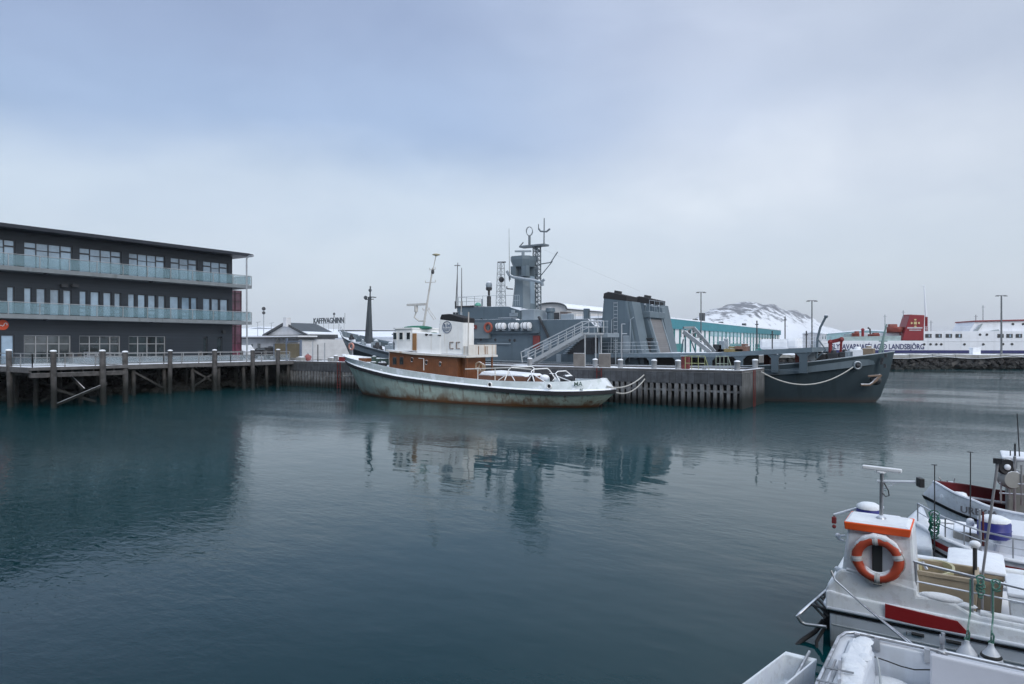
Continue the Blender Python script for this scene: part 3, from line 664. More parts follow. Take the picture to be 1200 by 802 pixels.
# masts
TM = M('grey white mast paint', (.46, .45, .43), .55, streak=((.25, .13, .06), .6))
mb = MB(); mb.tube([(-38.5, 43.8, 5.3), (-37.35, 43.8, 10.85)], .10, 8, r1=.06); mb.tube([(-37.42, 43.8, 10.3), (-36.98, 43.8, 11.9)], .035, 6); mast = mb.build('mast', TM, tug)
mb = MB()
for z, hw in ((9.65, .55), (10.7, .3), (7.35, .35)):
    x = -38.5+(z-5.3)*.207; mb.tube([(x-hw, 43.8, z), (x+hw, 43.8, z)], .03, 6); mb.tube([(x-hw, 43.8, z), (x-hw, 43.8, z+.18)], .03, 6); mb.tube([(x+hw, 43.8, z), (x+hw, 43.8, z+.18)], .03, 6)
mb.tube([(-38.0, 43.8, 7.4), (-37.2, 43.8, 6.5)], .03, 5); mb.tube([(-37.95, 43.8, 7.6), (-37.0, 43.8, 6.55)], .02, 5); mb.build('crosstree', TM, tug)
mb = MB(); mb.lathe((-36.97, 43.8, 11.9), [(.05, -.1), (.32, .0), (.34, .06), (.1, .12)], 12); mb.build('antenna_disc', M('yellowed plastic', (.42, .38, .25), .5), tug)
mb = MB(); mb.lathe((-37.35, 43.8, 10.5), [(.1, -.15), (.14, 0), (.1, .2)], 10); mb.build('mast_lamp', DARK, tug)
mb = MB(); mb.box(-40.15, -38.05, 43.65, 43.95, 7.74, 7.92); mb.tube([(-39.2, 43.8, 7.75), (-39.2, 43.8, 7.2)], .16, 8); mb.tube([(-39.2, 43.8, 7.2), (-39.4, 43.8, 6.75), (-38.9, 43.8, 6.45), (-38.2, 43.8, 6.4)], .07, 6); mb.build('radar', TM, tug)
mb = MB(); mb.tube([(-32.2, 41.95, 3.6), (-32.15, 41.95, 6.95)], .05, 6); mb.build('pole', TM, tug)
mb = MB(); mb.tube([(-34.9, 44.5, 6.8), (-34.85, 44.5, 8.0)], .03, 5); mb.build('pole', TM, tug)
# foredeck: windlass and gear
GEAR = M('dark green deck gear', (.04, .07, .06), .6, snow=.6, var=.3)
mb = MB(); mb.lathe((-43.4, 43.0, 2.6), [(.3, -.3), (.3, .3), (.16, .35), (.16, .6), (.24, .65), (.22, .8), (0, .86)], 12); mb.obox((-43.4, 43.8, 2.9), .8, 1.5, .6); mb.build('windlass', GEAR, tug, bevel=.03)
mb = MB(); mb.ball((-42.0, 42.6, 2.7), .35, 10, (1.5, 1, .9)); mb.ball((-41.3, 43.4, 2.8), .4, 10, (1.1, 1, .8)); mb.build('gear_heap', BLACKSNOW, tug, smooth=60)
mb = MB(); mb.tube([(-40.75, 42.2, 2.2), (-40.75, 42.2, 4.0)], .06, 8); mb.build('pole', TUGR, tug)
mb = MB(); mb.obox((-45.2, 43.8, 3.05), 1.0, .9, .35); mb.build('hatch', WOOD, tug, bevel=.03)
# aft deck: hatch under snow, towing bows, bollards, winch
HATCH = M('brown hatch coaming', (.13, .06, .035), .6, snow=.2)
mb = MB(); mb.box(-31.8, -27.2, 42.5, 45.2, 1.4, 2.05); mb.build('hatch', HATCH, tug, bevel=.04)
mb = MB(); sbox(mb, [(-31.7, 2.05), (-27.3, 2.05), (-27.6, 2.20), (-29, 2.26), (-31.3, 2.38)], 42.55, 45.15); mb.build('hatch_cover', SNOW, tug, bevel=.08)
def bow(x, dx, z0, z1, y0=41.3, y1=46.3):
    mb = MB(); mb.tube([(x, y0, z0), (x+dx, y0+.25, z1-.15), (x+dx, y0+.6, z1), (x+dx, y1-.6, z1), (x+dx, y1-.25, z1-.15), (x, y1, z0)], .042, 7); mb.tube([(x+.9, y0, z0), (x+dx, y0+.3, z1-.3)], .035, 6); mb.tube([(x-.6, y0+.05, z0), (x+dx, y0+.3, z1-.4)], .03, 6)
    mb.build('towing_bow', TUGW, tug, smooth=60)
bow(-28.4, .2, 1.8, 2.75, 41.4, 45.4); bow(-25.9, -.4, 1.8, 2.65, 41.5, 44.6); bow(-24.2, -.5, 1.85, 2.5, 42.2, 44.6)
mb = MB(); mb.tube([(-28.1, 41.65, 2.74), (-26.3, 41.75, 2.64)], .04, 6); mb.tube([(-32.2, 41.6, 2.55), (-27.8, 41.5, 2.75)], .045, 6)
for x in (-31, -29.4): mb.tube([(x, 41.6, 1.6), (x, 41.6, 2.7)], .035, 6)
mb.build('rail', TUGR, tug)
for x, y in ((-26.6, 42.4), (-26.6, 45.2), (-24.3, 43.2)):
    mb = MB(); mb.lathe((x, y, 1.2), [(.17, 0), (.17, .85), (.27, .88), (.25, 1.0), (0, 1.05)], 12); mb.build('bollard', BLACKSNOW, tug, smooth=50)
mb = MB(); mb.ball((-25.7, 42.6, 2.05), .3, 10, (1.2, 1, .7)); mb.ball((-24.0, 43.1, 2.05), .28, 10, (1.3, 1, .8)); mb.build('snow_heap', SNOW, tug, smooth=60)
mb = MB(); mb.lathe((-24.0, 43.0, 1.95), [(.25, -.5), (.25, .5)], 12, (1, 0, 0)); mb.obox((-24.0, 43.0, 1.6), .7, .8, .5); mb.build('winch', DARK, tug)
mb = MB(); mb.torus((-31.0, 41.8, 2.75), .34, .07, (0, 1, .2), 20, 6); mb.torus((-30.8, 41.85, 2.7), .28, .06, (0, 1, .1), 20, 6); mb.build('rope_coil', M('weathered rope coil', (.30, .22, .15), .9, snow=.5), tug)

# mooring lines
def line(name, a, b, sag, r, mat, label, n=18):
    a, b = V(a), V(b); mb = MB(); mb.tube([a.lerp(b, i/n)-V((0, 0, sag*4*(i/n)*(1-i/n))) for i in range(n+1)], r, 5)
    return tag(mb.build(name, mat), label, 'rope')
line('mooring_line', (-21.0, 43.2, 1.55), aty(760, 434, 48.2), .55, .05, ROPE, 'paired pale rope from the tug stern up to the pier edge, upper strand')
line('mooring_line', (-21.0, 43.25, 1.45), aty(762, 435, 48.3), .95, .05, ROPE, 'paired pale rope from the tug stern up to the pier edge, slacker lower strand')
line('mooring_line', (-47.6, 43.3, 1.6), (-47.6, 47.75, 2.75), .5, .05, ROPE, 'pale rope hanging from the tug bow to the pier')
line('mooring_line', aty(892, 436, 50.5), aty(1004, 427, 56.7), 1.2, .045, ROPE, 'long white rope sagging along the grey hull of the patrol ship')
# ------------------------------------------------------------------ grey patrol ship behind the pier
NAVY = M('blue grey ship paint', (.078, .110, .134), .5, var=.1, scale=.5, planks=(0, 1.9, .12), streak=((.05, .075, .09), .7), snow=.5)
NAVYH = M('blue grey hull paint', (.039, .058, .071), .5, var=.12, scale=.4, planks=(0, 2.3, .16), bump=.08, streak=((.028, .042, .052), .8), boot=(.16, (.05, .018, .015), (.06, .06, .06)))
NAVYL = M('lighter grey ship paint', (.20, .24, .27), .5, var=.1, scale=.8, snow=.6)
SHUT = M('grey roller shutter', (.17, .165, .165), .5, planks=(2, .18, .35), var=.08)
DOORGLASS = M('ship window glass', (.05, .06, .07), .05, spec=.9)
CO = 59.4
ship = thing('patrol_ship', 'long blue grey patrol ship moored behind the pier, tower mast and helicopter deck', 'ship', (-35, 59.4, 0))
KE = [(-62.0, 0, -.8), (-58, .9, -.8), (-52, 2.6, -.8), (-44, 4.0, -.8), (-30, 4.3, -.8), (-18, 4.2, -.8), (-12, 2.9, -.8), (-8, 1.2, -.8), (-6.6, 0, -.8)]
W1 = [(-62.6, 0, .4), (-58.6, 1.4, .4), (-52, 3.4, .4), (-44, 4.7, .4), (-30, 4.92, .4), (-18, 4.8, .4), (-12, 3.6, .4), (-7.6, 1.5, .4), (-5.7, 0, .4)]
MID = [(-64.2, 0, 3.2), (-60, 2.3, 2.5), (-52, 4.4, 2.0), (-44, 4.92, 1.5), (-30, 4.95, 1.5), (-18, 4.92, 1.5), (-12, 4.3, 1.6), (-7.2, 2.2, 1.9), (-5.15, 0, 2.0)]
TOP = [(-66.1, 0, 6.1), (-61, 3.1, 4.85), (-52, 4.85, 3.4), (-44, 4.95, 2.65), (-30, 4.96, 2.6), (-18, 4.95, 2.65), (-12, 4.75, 2.88), (-7.0, 2.9, 3.52), (-4.75, 0, 3.88)]
NS = 56
hull = shell([KE, W1, MID, TOP], NS, CO).build('hull', NAVYH, ship, smooth=45)
ti = shift(TOP, .12); ti[0] = (-65.8, 0, 6.1); ti[-1] = (-4.95, 0, 3.88)
tl = [(x, max(0, hb-.12) if 0 < i < 8 else 0, z-.75) for i, (x, hb, z) in enumerate(TOP)]; tl[0] = (-65.4, 0, 5.35); tl[-1] = (-5.2, 0, 3.1)
tr_ = [(x, hb+.03 if 0 < i < 8 else 0, z+.02) for i, (x, hb, z) in enumerate(TOP)]
shell([TOP, ti, tl], NS, CO).build('bulwark', NAVY, ship, smooth=40)
a, b_ = level([(x, hb, z+.03) for x, hb, z in TOP], NS, CO)
mb = MB(); mb.tube(a, .05, 6); mb.build('rail_cap', NAVYL, hull); mb = MB(); mb.tube(b_, .05, 6); mb.build('rail_cap', NAVYL, hull)
deck_between(tl, NS, CO, .05).build('deck', M('snowy ship deck', (.14, .15, .16), .8, snow=.85), ship)
# hull details: fairlead, stern anchor in its recess, rub rail, side door outline
q = aty(1005, 428.5, 56.6); mb = MB(); mb.torus(q+V((0, 0, 0)), .26, .07, (.55, -.83, 0), 18, 6); f = mb.build('fairlead', NAVYL, hull, smooth=60)
mb = MB(); mb.ball(q, .2, 10); mb.build('fairlead_hole', DARK, f)
ANCH = M('rusty anchor', (.16, .11, .08), .7, snow=.5)
q = aty(1026, 446.5, 57.55)
mb = MB(); mb.tube([q+V((-.9, -.75, -.3)), q+V((-.35, -.42, -.30)), q+V((.15, -.12, .1))], .10, 7); mb.tube([q+V((-.1, -.25, -.1)), q+V((.35, .05, .45))], .12, 7); mb.tube([q+V((-.45, -.45, .35)), q+V((.3, -.05, .42))], .08, 6); mb.build('anchor', ANCH, ship, smooth=60)
mb = MB(); mb.ball(q+V((.0, .0, .05)), .42, 12, (1, .5, .9)); mb.build('anchor_recess', DARK, hull, smooth=60)
mb = MB()
for px, py in ((1034, 421.5), (1038, 417), (1033, 425), (1037, 429)):
    q = aty(px, py, 57.9); mb.obox(q, .16, .3, .28)
mb.build('draught_mark', DARK, hull)
mb = MB(); z0 = 2.12; mb.tube([(-14.9, 54.42, z0), (-12.05, 54.55, z0), (-12.05, 54.55, 2.85)], .03, 5); mb.build('door_seam', DARK, hull)
mb = MB(); mb.beam((-43, 54.42, 2.9), (-28, 54.40, 2.75), .06, .12); mb.beam((-40.6, 54.40, 4.55), (-36.6, 54.40, 4.5), .08, .1); mb.build('rub_rail', NAVYL, hull)
# low superstructure, one long block with side plating
mb = MB(); sbox(mb, [(-43.7, 2.3), (-27.6, 2.3), (-27.6, 6.0), (-28.4, 6.72), (-36.0, 6.75), (-36.2, 6.9), (-43.7, 6.9)], 54.56, 64.2); sup = mb.build('superstructure', NAVY, ship, bevel=.04)
mb = MB(); sbox(mb, [(-43.4, 6.9), (-36.1, 6.9), (-36.1, 7.75), (-37.5, 8.15), (-43.9, 8.3)], 55.2, 59.6); br = mb.build('bridge', NAVY, ship, bevel=.05)
mb = MB(); mb.box(-44.0, -41.6, 55.08, 59.7, 8.24, 8.36); mb.build('bridge_roof', DARK, ship)
for px in (532.5, 535.8, 540.7):
    q = aty(px, 371, 55.2); mb = MB(); mb.box(q.x-.16, q.x+.16, 55.165, 55.197, q.z-.42, q.z+.42); f = mb.build('bridge_window', NAVYL if px > 540 else DARK, br)
    mb = MB(); mb.box(q.x-.11, q.x+.11, 55.15, 55.16, q.z-.36, q.z+.36); mb.build('pane', PANE if px > 540 else DOORGLASS, f)
mb = MB(); sbox(mb, [(-43.2, 5.0), (-39.0, 5.0), (-39.0, 6.55), (-43.2, 6.62)], 54.1, 54.555); mb.build('bridge_wing', M('bridge wing grey', (.12, .145, .16), .5, var=.08), ship, bevel=.04)
mb = MB(); mb.box(-39.0, -33.4, 54.2, 54.55, 5.5, 5.6); mb.box(-39.0, -33.4, 54.5, 54.55, 5.6, 6.75); mb.build('raft_ledge', NAVY, ship)
for px, py in ((563, 398), (580, 398.5), (597, 399), (602.5, 399), (574, 424), (587, 424), (564, 374.5)):
    q = aty(px, py, 54.5 if py > 390 else 55.15); q.y = 54.5 if py > 390 else 55.15
    mb = MB(); mb.lathe((q.x, q.y+.05, q.z), [(.17, -.06), (.17, -.02), (.13, 0)], 14, (0, -1, 0)); f = mb.build('porthole', DARK, sup)
q = aty(578, 414, 54.5); mb = MB(); mb.torus((q.x, 54.5, q.z), .2, .05, (0, 1, 0), 14, 6); mb.build('hawse_ring', NAVYL, sup)
mb = MB(); q = aty(602, 369, 55.1); mb.obox((q.x, 55.1, q.z), .9, .18, .35); mb.obox((q.x, 55.0, q.z+.3), .35, .15, .3); mb.build('bridge_lamp', NAVYL, br)
mb = MB(); mb.box(-36.05, -34.6, 55.4, 58, 6.76, 7.8); mb.build('locker', NAVYL, ship, bevel=.03)
# pillar and awning stanchions on the upper deck behind the rail
mb = MB(); q = aty(686, 372, 56); mb.box(q.x-.22, q.x+.22, 56, 56.5, 6.7, 7.75); mb.build('vent_trunk', NAVY, ship, bevel=.04)
q = aty(663, 371, 57); mb = MB(); mb.box(q.x-.6, q.x+.6, 57, 57.6, 6.72, 7.35); mb.build('deck_locker', NAVYL, ship, bevel=.05)
mb = MB(); q = aty(645, 372, 57); mb.lathe((q.x, 57, 6.7), [(.35, 0), (.35, .8), (.5, .9), (.45, 1.25), (0, 1.3)], 12); mb.build('vent_head', NAVY, ship, smooth=50)
# red fire gear by the gangway, dark door recesses
q = aty(629, 401, 54.5); mb = MB(); mb.box(q.x-.35, q.x+.35, 54.35, 54.55, q.z-.7, q.z+.6); mb.build('hose_box', REDO, sup, bevel=.03)
q = aty(637, 385, 54.5); mb = MB(); mb.beam((q.x-.5, 54.45, q.z+1.1), (q.x+.6, 54.45, q.z-.9), .25, .15); mb.build('ladder', DARK, sup)
q0 = aty(664, 414, 54.5); q1 = aty(705, 396, 54.5)
mb = MB(); sbox(mb, [(q0.x, q0.z-.1), (q1.x-1.9, q1.z), (q1.x, q1.z), (q1.x, q0.z-.1)], 54.50, 54.556); mb.build('recess', DARK, sup)
mb = MB()
for k in range(9):
    t_ = k/8; x = q0.x+(q1.x-2.0-q0.x)*t_; z = q0.z+(q1.z-q0.z)*t_-.05; mb.box(x-.16, x+.16, 54.1, 54.49, z, z+.07)
mb.build('steps', NAVYL, sup)
# raised platform where the gangway lands
mb = MB(); mb.box(-27.9, -25.3, 52.2, 54.5, 5.05, 5.4); mb.build('gangway_platform', NAVYL, ship, bevel=.02)
mb = MB()
for x in (-27.8, -26.6, -25.4):
    mb.tube([(x, 52.3, 5.4), (x, 52.3, 6.4)], .03, 5)
for z in (5.9, 6.4): mb.tube([(-27.9, 52.3, z), (-25.3, 52.3, z)], .03, 5)
mb.build('platform_rail', NAVYL, ship)
for x, y in ((-26.3, 52.6), (-25.5, 54.2)): mb = MB(); mb.tube([(x, y, 2.7), (x, y, 5.05)], .05, 6); mb.build('platform_leg', NAVYL, ship)
mb = MB(); mb.tube([(-38, 54.3, 7.0), (-36.1, 54.7, 7.0)], .03, 5)
for x0, x1, y, z in ((-43.7, -40.6, 55.3, 8.3), (-36.9, -36.2, 55.3, 8.2), (-43.7, -43.6, 59.3, 8.3)):
    n_ = 3
    for k in range(n_+1): x = x0+(x1-x0)*k/n_; mb.tube([(x, y, z), (x, y, z+1.0)], .025, 5)
    for h in (.5, 1.0): mb.tube([(x0, y, z+h), (x1, y, z+h)], .022, 5)
mb.tube([(-43.7, 55.3, 9.3), (-43.7, 59.3, 9.3)], .022, 5); mb.tube([(-40.6, 55.3, 9.3), (-36.2, 55.3, 9.2)], .022, 5)
mb.build('roof_rail', NAVYL, ship)
# upper deck rail between bridge and funnel
mb = MB()
for k in range(9): x = -35.6+k*.9; mb.tube([(x, 63.8, 6.7), (x, 63.8, 7.7)], .025, 5)
mb.tube([(-35.6, 63.8, 7.7), (-28.4, 63.8, 7.7)], .025, 5); mb.build('upper_rail', NAVYL, ship)
# satellite dome post, searchlight
q = aty(573, 362, 57.0); mb = MB(); mb.lathe((q.x, 57, 8.25), [(.22, 0), (.22, 1.1), (.12, 1.15), (.12, 1.7), (.3, 1.75), (.34, 2.0), (.2, 2.15)], 12); sp_ = mb.build('searchlight_post', DARK, ship, smooth=50)
mb = MB(); mb.ball((q.x, 57, 10.5), .34, 12, (1, 1, 1.25)); mb.build('searchlight', NAVYL, sp_, smooth=60)
mb = MB(); q = aty(560, 361, 57); mb.ball((q.x, 57, 8.45), .35, 12); mb.build('green_dome', M('pale green dome', (.12, .35, .28), .5), ship, smooth=60)
for px, pt, pb in ((534, 308, 362), (541, 314, 362)):
    q = aty(px, pb, 58); e = aty(px+(2.5 if px < 540 else 0), pt, 58); mb = MB(); mb.tube([q, e], .06, 6, r1=.03); mb.tube([q, q+V((0, 0, .8))], .1, 6); mb.build('whip_aerial', DARK, ship)
# lookout tower
TW = M('tower grey', (.10, .134, .157), .5, var=.1, scale=.5, snow=.3)
TWL = M('lit tower grey', (.2, .26, .31), .5, var=.1, scale=.5, snow=.3)  # lighter copy of TW, side light is put into the colour
def sq(x0, x1, y0, y1, z, ch=.5): return [(x0+ch, y0, z), (x1-ch, y0, z), (x1, y0+ch, z), (x1, y1-ch, z), (x1-ch, y1, z), (x0+ch, y1, z), (x0, y1-ch, z), (x0, y0+ch, z)]
TX0, TX1, TY0, TY1 = aty(598, 340, 57.6).x, aty(617, 340, 57.6).x, 57.6, 59.5
mb = MB(); mb.loft([sq(TX0-.15, TX1+.25, TY0-.2, TY1+.3, 6.9), sq(TX0+.2, TX1+.05, TY0, TY1, 10.6), sq(TX0+.2, TX1+.05, TY0, TY1, 11.35)]); tw = mb.build('tower', TW, ship)
mb = MB()
for x0, y0 in ((TX0+.1, TY0-.1), (TX1-.55, TY0-.1), (TX0+.1, TY1-.5), (TX1-.55, TY1-.5)): mb.box(x0, x0+.6, y0, y0+.6, 11.3, 12.35)
mb.loft([sq(TX0+.1, TX1+.05, TY0-.1, TY1+.1, 12.3), sq(TX0-.1, TX1+.2, TY0-.3, TY1+.3, 13.0), sq(TX0-.1, TX1+.2, TY0-.3, TY1+.3, 13.35)]); mb.build('tower_head', TW, ship)
mb = MB(); mb.box(TX1+.06, TX1+.16, TY0+.5, TY0+1.3, 7, 11.3); mb.build('lit_cable_trunk', TWL, ship)
mb = MB(); mb.obox((TX0+.9, 58.6, 13.95), 1.7, .25, .16, .5); mb.tube([(TX0+.9, 58.6, 13.3), (TX0+.9, 58.6, 13.9)], .16, 8); mb.build('radar', NAVYL, ship)
Q = lambda px, py: aty(px, py, 57.1)
mb = MB(); mb.tube([Q(594, 318), Q(596.5, 322.5), Q(601, 325), Q(612, 327), Q(626, 329), Q(634, 331), Q(638, 327.5)], .14, 7); mb.tube([Q(597, 323), Q(597.5, 328)], .11, 6); mb.tube([Q(635, 330), Q(636, 335)], .14, 6); mb.build('yardarm', NAVYL, ship)
mb = MB(); mb.tube([Q(601, 339), Q(594, 338.5), Q(594, 336)], .07, 6); mb.build('lamp_arm', DARK, ship)
mb = MB(); q = aty(597, 330, 57); e = aty(596.5, 268, 57); mb.tube([q, e], .035, 5, r1=.015); mb.build('whip_aerial', DARK, ship)
LAT = M('lattice mast grey', (.11, .135, .155), .5)
def lattice(name, cx, cy, z0, z1, w0, w1, mat, parent, r=.05, step=.7):
    mb = MB(); cs_ = [(-1, -1), (1, -1), (1, 1), (-1, 1)]; P = lambda k, z: V((cx+cs_[k][0]*(w0+(w1-w0)*(z-z0)/(z1-z0))/2, cy+cs_[k][1]*(w0+(w1-w0)*(z-z0)/(z1-z0))/2, z))
    for k in range(4): mb.tube([P(k, z0), P(k, z1)], r, 5)
    z = z0
    while z+step <= z1+.01:
        for k in range(4): mb.tube([P(k, z), P((k+1) % 4, z+step)], r*.5, 4); mb.tube([P(k, z+step), P((k+1) % 4, z+step)], r*.5, 4)
        z += step
    return mb.build(name, mat, parent)
lattice('lattice_mast', -36.75, 59.4, 7.0, 14.4, .62, .55, LAT, ship, .065, .46)
mb = MB(); mb.box(-38.6, -35.6, 58.9, 59.9, 14.42, 14.6); mb.tube([(-38.9, 59.4, 14.55), (-38.4, 59.4, 15.0)], .06, 5); mb.tube([(-37.0, 59.4, 14.3), (-36.3, 59.4, 13.9)], .12, 6); mb.build('mast_platform', LAT, ship)
mb = MB(); mb.tube([(-35.9, 59.4, 14.6), (-35.87, 59.4, 17.25)], .07, 6, r1=.05); mb.tube([(-36.55, 59.4, 16.25), (-36.3, 59.4, 15.95), (-35.6, 59.4, 15.85), (-35.2, 59.4, 16.1)], .09, 6); mb.tube([(-36.55, 59.4, 16.2), (-36.55, 59.4, 16.7)], .05, 5); mb.build('topmast', LAT, ship)
mb = MB(); mb.tube([(-37.65, 59.4, 14.6), (-37.65, 59.4, 15.6)], .13, 7); mb.build('aerial_post', LAT, ship)
mb = MB(); mb.torus((-37.65, 59.4, 16.08), .45, .03, (.3, 1, 0), 20, 5); mb.torus((-37.65, 59.4, 16.08), .45, .03, (1, -.3, 0), 20, 5); mb.build('loop_aerial', LAT, ship)
mb = MB(); mb.tube([(-36.5, 59.4, 12.6), (-35.1, 59.4, 12.7), (-34.3, 59.4, 13.7)], .06, 5); mb.tube([(-36.5, 59.4, 11.2), (-34.9, 59.4, 12.8)], .05, 5); mb.build('gaff', LAT, ship)
RX = aty(587, 335, 59.0).x
lattice('radio_mast', RX, 59.0, 8.2, 13.0, .75, .5, M('pale lattice', (.33, .36, .38), .5), ship, .04, .6)
mb = MB(); mb.tube([(RX-.4, 59.0, 13.1), (RX+.6, 59.0, 13.05)], .07, 6); mb.ball((RX+.35, 58.6, 11.2), .3, 8); mb.build('radio_mast_head', DARK, ship)
# stays
mb = MB(); mb.tube([(-35.8, 59.4, 14.0), (-25.5, 59.4, 9.4)], .008, 4); mb.build('stay', NAVYL, ship)
# twin raked funnels with black tops
for yy in (55.2, 62.0):
    mb = MB(); sbox(mb, [(-27.75, 2.4), (-27.15, 8.75), (-24.95, 8.3), (-23.75, 2.4)], yy, yy+2.3); f = mb.build('funnel', NAVY, ship, bevel=.12)
    mb = MB(); sbox(mb, [(-27.2, 8.55), (-27.12, 9.0), (-26.7, 9.12), (-24.9, 8.68), (-24.93, 8.25)], yy-.02, yy+2.32); mb.build('funnel_top', BLACK, ship, bevel=.03)
    mb = MB(); mb.tube([(-26.3, yy+1.15, 9.0), (-26.25, yy+1.15, 9.25)], .35, 10); mb.build('exhaust_pipe', DARK, ship)
    mb = MB(); sbox(mb, [(-24.94, 8.2), (-24.55, 8.2), (-23.35, 2.6), (-23.75, 2.6)], yy+.25, yy+2.1); mb.build('funnel_aft_plate', TW, f)
# hangar front leaning forward between the funnels
hw = MB(); sbox(hw, [(-25.4, 2.6), (-24.55, 7.05), (-24.1, 7.05), (-22.75, 2.6)], 57.6, 61.1); hg = hw.build('hangar', NAVY, ship)
yl, yr = atx(764, 400, -23.4).y, atx(783, 400, -23.2).y
def hp(y, z, d=.03): x = -24.1+(7.05-z)/(7.05-2.6)*1.35; return (x+d, y, z)
mb = MB(); mb.hexa([hp(58.2, 3.4, 0.004), hp(60.75, 3.4, 0.004), hp(60.75, 3.4, .05), hp(58.2, 3.4, .05)], [hp(58.2, 6.75, 0.004), hp(60.75, 6.75, 0.004), hp(60.75, 6.75, .05), hp(58.2, 6.75, .05)]); mb.build('roller_shutter', SHUT, hg)
mb = MB()
for y in (58.0, 60.85): mb.beam(hp(y, 3.3, .05), hp(y, 6.85, .05), .16, .16)
mb.build('shutter_guide', NAVYL, hg)
mb = MB(); mb.box(-24.4, -23.7, 57.5, 61.2, 6.85, 7.4); mb.build('hangar_lintel', TW, ship, bevel=.03)
mb = MB(); mb.box(-24.6, -23.3, 57.0, 57.5, 4.9, 5.0); mb.box(-24.5, -23.6, 57.1, 57.4, 3.4, 4.85); mb.build('door', DARK, ship)
mb = MB()
for x, y in ((-24.3, 57.8), (-24.2, 59.2), (-24.2, 60.8)):
    mb.lathe((x, y, 7.4), [(.07, 0), (.07, .4), (.17, .45), (.15, .65), (0, .7)], 10)
mb.build('hangar_lamp', NAVY, ship)
mb = MB()
for y in (57.6, 58.8, 60, 61.1): mb.tube([(-23.8, y, 7.4), (-23.8, y, 8.4)], .025, 5)
for h in (7.9, 8.4): mb.tube([(-23.8, 57.6, h), (-23.8, 61.1, h)], .02, 5)
mb.build('hangar_rail', NAVYL, ship)
# helicopter deck over the open stern gallery
def zdk(x): return 3.63+max(0, x+28)*.012+max(0, x+17)*.052
mb = MB(); xs = [-27.7, -24, -20, -17, -13.5, -9.7]
for x0, x1 in zip(xs, xs[1:]):
    mb.hexa([(x0, 54.42, zdk(x0)-.36), (x1, 54.42, zdk(x1)-.36), (x1, 64.35, zdk(x1)-.36), (x0, 64.35, zdk(x0)-.36)], [(x0, 54.42, zdk(x0)), (x1, 54.42, zdk(x1)), (x1, 64.35, zdk(x1)), (x0, 64.35, zdk(x0))])
bmesh.ops.remove_doubles(mb.bm, verts=mb.bm.verts, dist=.002)
fd = mb.build('flight_deck', M('flight deck grey', (.115, .155, .185), .6, snow=.9, var=.12, streak=((.07, .09, .11), .6)), ship)
edges = [(-27.6, -24.82), (-22.55-.0, -22.15), (-20.2, -19.62), (-17.62, -17.2), (-15.25, -14.75), (-12.62, -12.1), (-10.6, -10.05)]
for x0, x1 in edges:
    for y in (54.47, 64.1):
        mb = MB(); mb.box(x0, x1, y, y+.2, 2.3, zdk(x0)-.355)
        for xe, s_ in ((x1, 1), (x0, -1)):
            mb.prism([(xe, y+.003, zdk(xe)-.355), (xe+s_*.3, y+.003, zdk(xe)-.355), (xe, y+.003, zdk(xe)-.66)], (0, .194, 0))
        mb.build('deck_pillar', NAVY, ship)
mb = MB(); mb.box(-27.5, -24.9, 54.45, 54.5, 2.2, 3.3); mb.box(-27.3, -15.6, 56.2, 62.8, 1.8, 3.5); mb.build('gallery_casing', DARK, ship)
mb = MB(); mb.box(-14.5, -14.0, 60, 62.5, 2.0, 3.7); mb.box(-11.6, -10.9, 58.0, 60.0, 2.2, 3.8); mb.build('winch_house', M('gallery red', (.16, .04, .035), .6), ship)
mb = MB(); mb.box(-27.4, -10, 54.46, 54.50, 2.45, 2.52); mb.build('gallery_sill', NAVY, ship)
def netrail(x0, x1, y, n_):
    mb = MB()
    for k in range(n_+1):
        x = x0+(x1-x0)*k/n_; mb.tube([(x, y, zdk(x)), (x, y, zdk(x)+.95)], .025, 5)
    for h in (.32, .64, .95): mb.tube([(x0+(x1-x0)*k/n_, y, zdk(x0+(x1-x0)*k/n_)+h) for k in range(n_+1)], .015, 4)
    mb.build('safety_rail', NAVYL, fd)
netrail(-21, -10, 64.2, 9); netrail(-27.5, -21.8, 54.6, 5)
for px, top in ((887, 376), (920, 371), (945, 388), (905, 388)):
    q = aty(px, 409, 56 if px != 920 else 62); e = aty(px, top, q.y); mb = MB(); mb.tube([q, e], .05, 6); mb.tube([e-V((.12, 0, .3)), e-V((-.12, 0, .3))], .04, 5); mb.build('deck_pole', DARK, ship)
# folded boat crane and gear on the flight deck
CR = M('silver crane', (.21, .23, .24), .45, .4, snow=.5)
a, b_ = aty(801, 389, 58), aty(832, 413, 58)
mb = MB(); mb.beam(a, b_, .25, .35); mb.beam(a+V((.55, 1, .35)), b_+V((.1, 1, .0)), .2, .3); mb.beam(a+V((0, 0, .35)), a+V((.55, 1, .4)), .2, .2)
for k in range(7): t_ = k/6; mb.beam(a.lerp(b_, t_), (a+V((.55, 1, .35))).lerp(b_+V((.1, 1, 0)), t_), .08, .08)
mb.build('folded_crane', CR, ship)
mb = MB()
for dx in (-.4, .0, .9): mb.tube([(a.x+dx, 58.5, 3.7), (a.x+dx*.5, 58.5, 4.9)], .06, 5)
mb.build('crane_support', NAVY, ship)
DECKY = M('yellow brown deck gear', (.17, .135, .055), .7, snow=.4); DECKB = M('brown deck gear', (.13, .07, .05), .7, snow=.4)
for px, wd, ht, mt in ((858, 2.2, .32, DECKY), (870, 1.0, .5, DECKB), (843, .8, .7, DARK), (848, .5, 1.0, NAVYL)):
    q = aty(px, 409, 60); mb = MB(); mb.obox((q.x, 60, zdk(q.x)+ht/2), wd, 1.2, ht); mb.obox((q.x+.2, 60, zdk(q.x)+ht+.1), wd*.4, .7, .2); mb.build('deck_gear', mt, ship, bevel=.05)
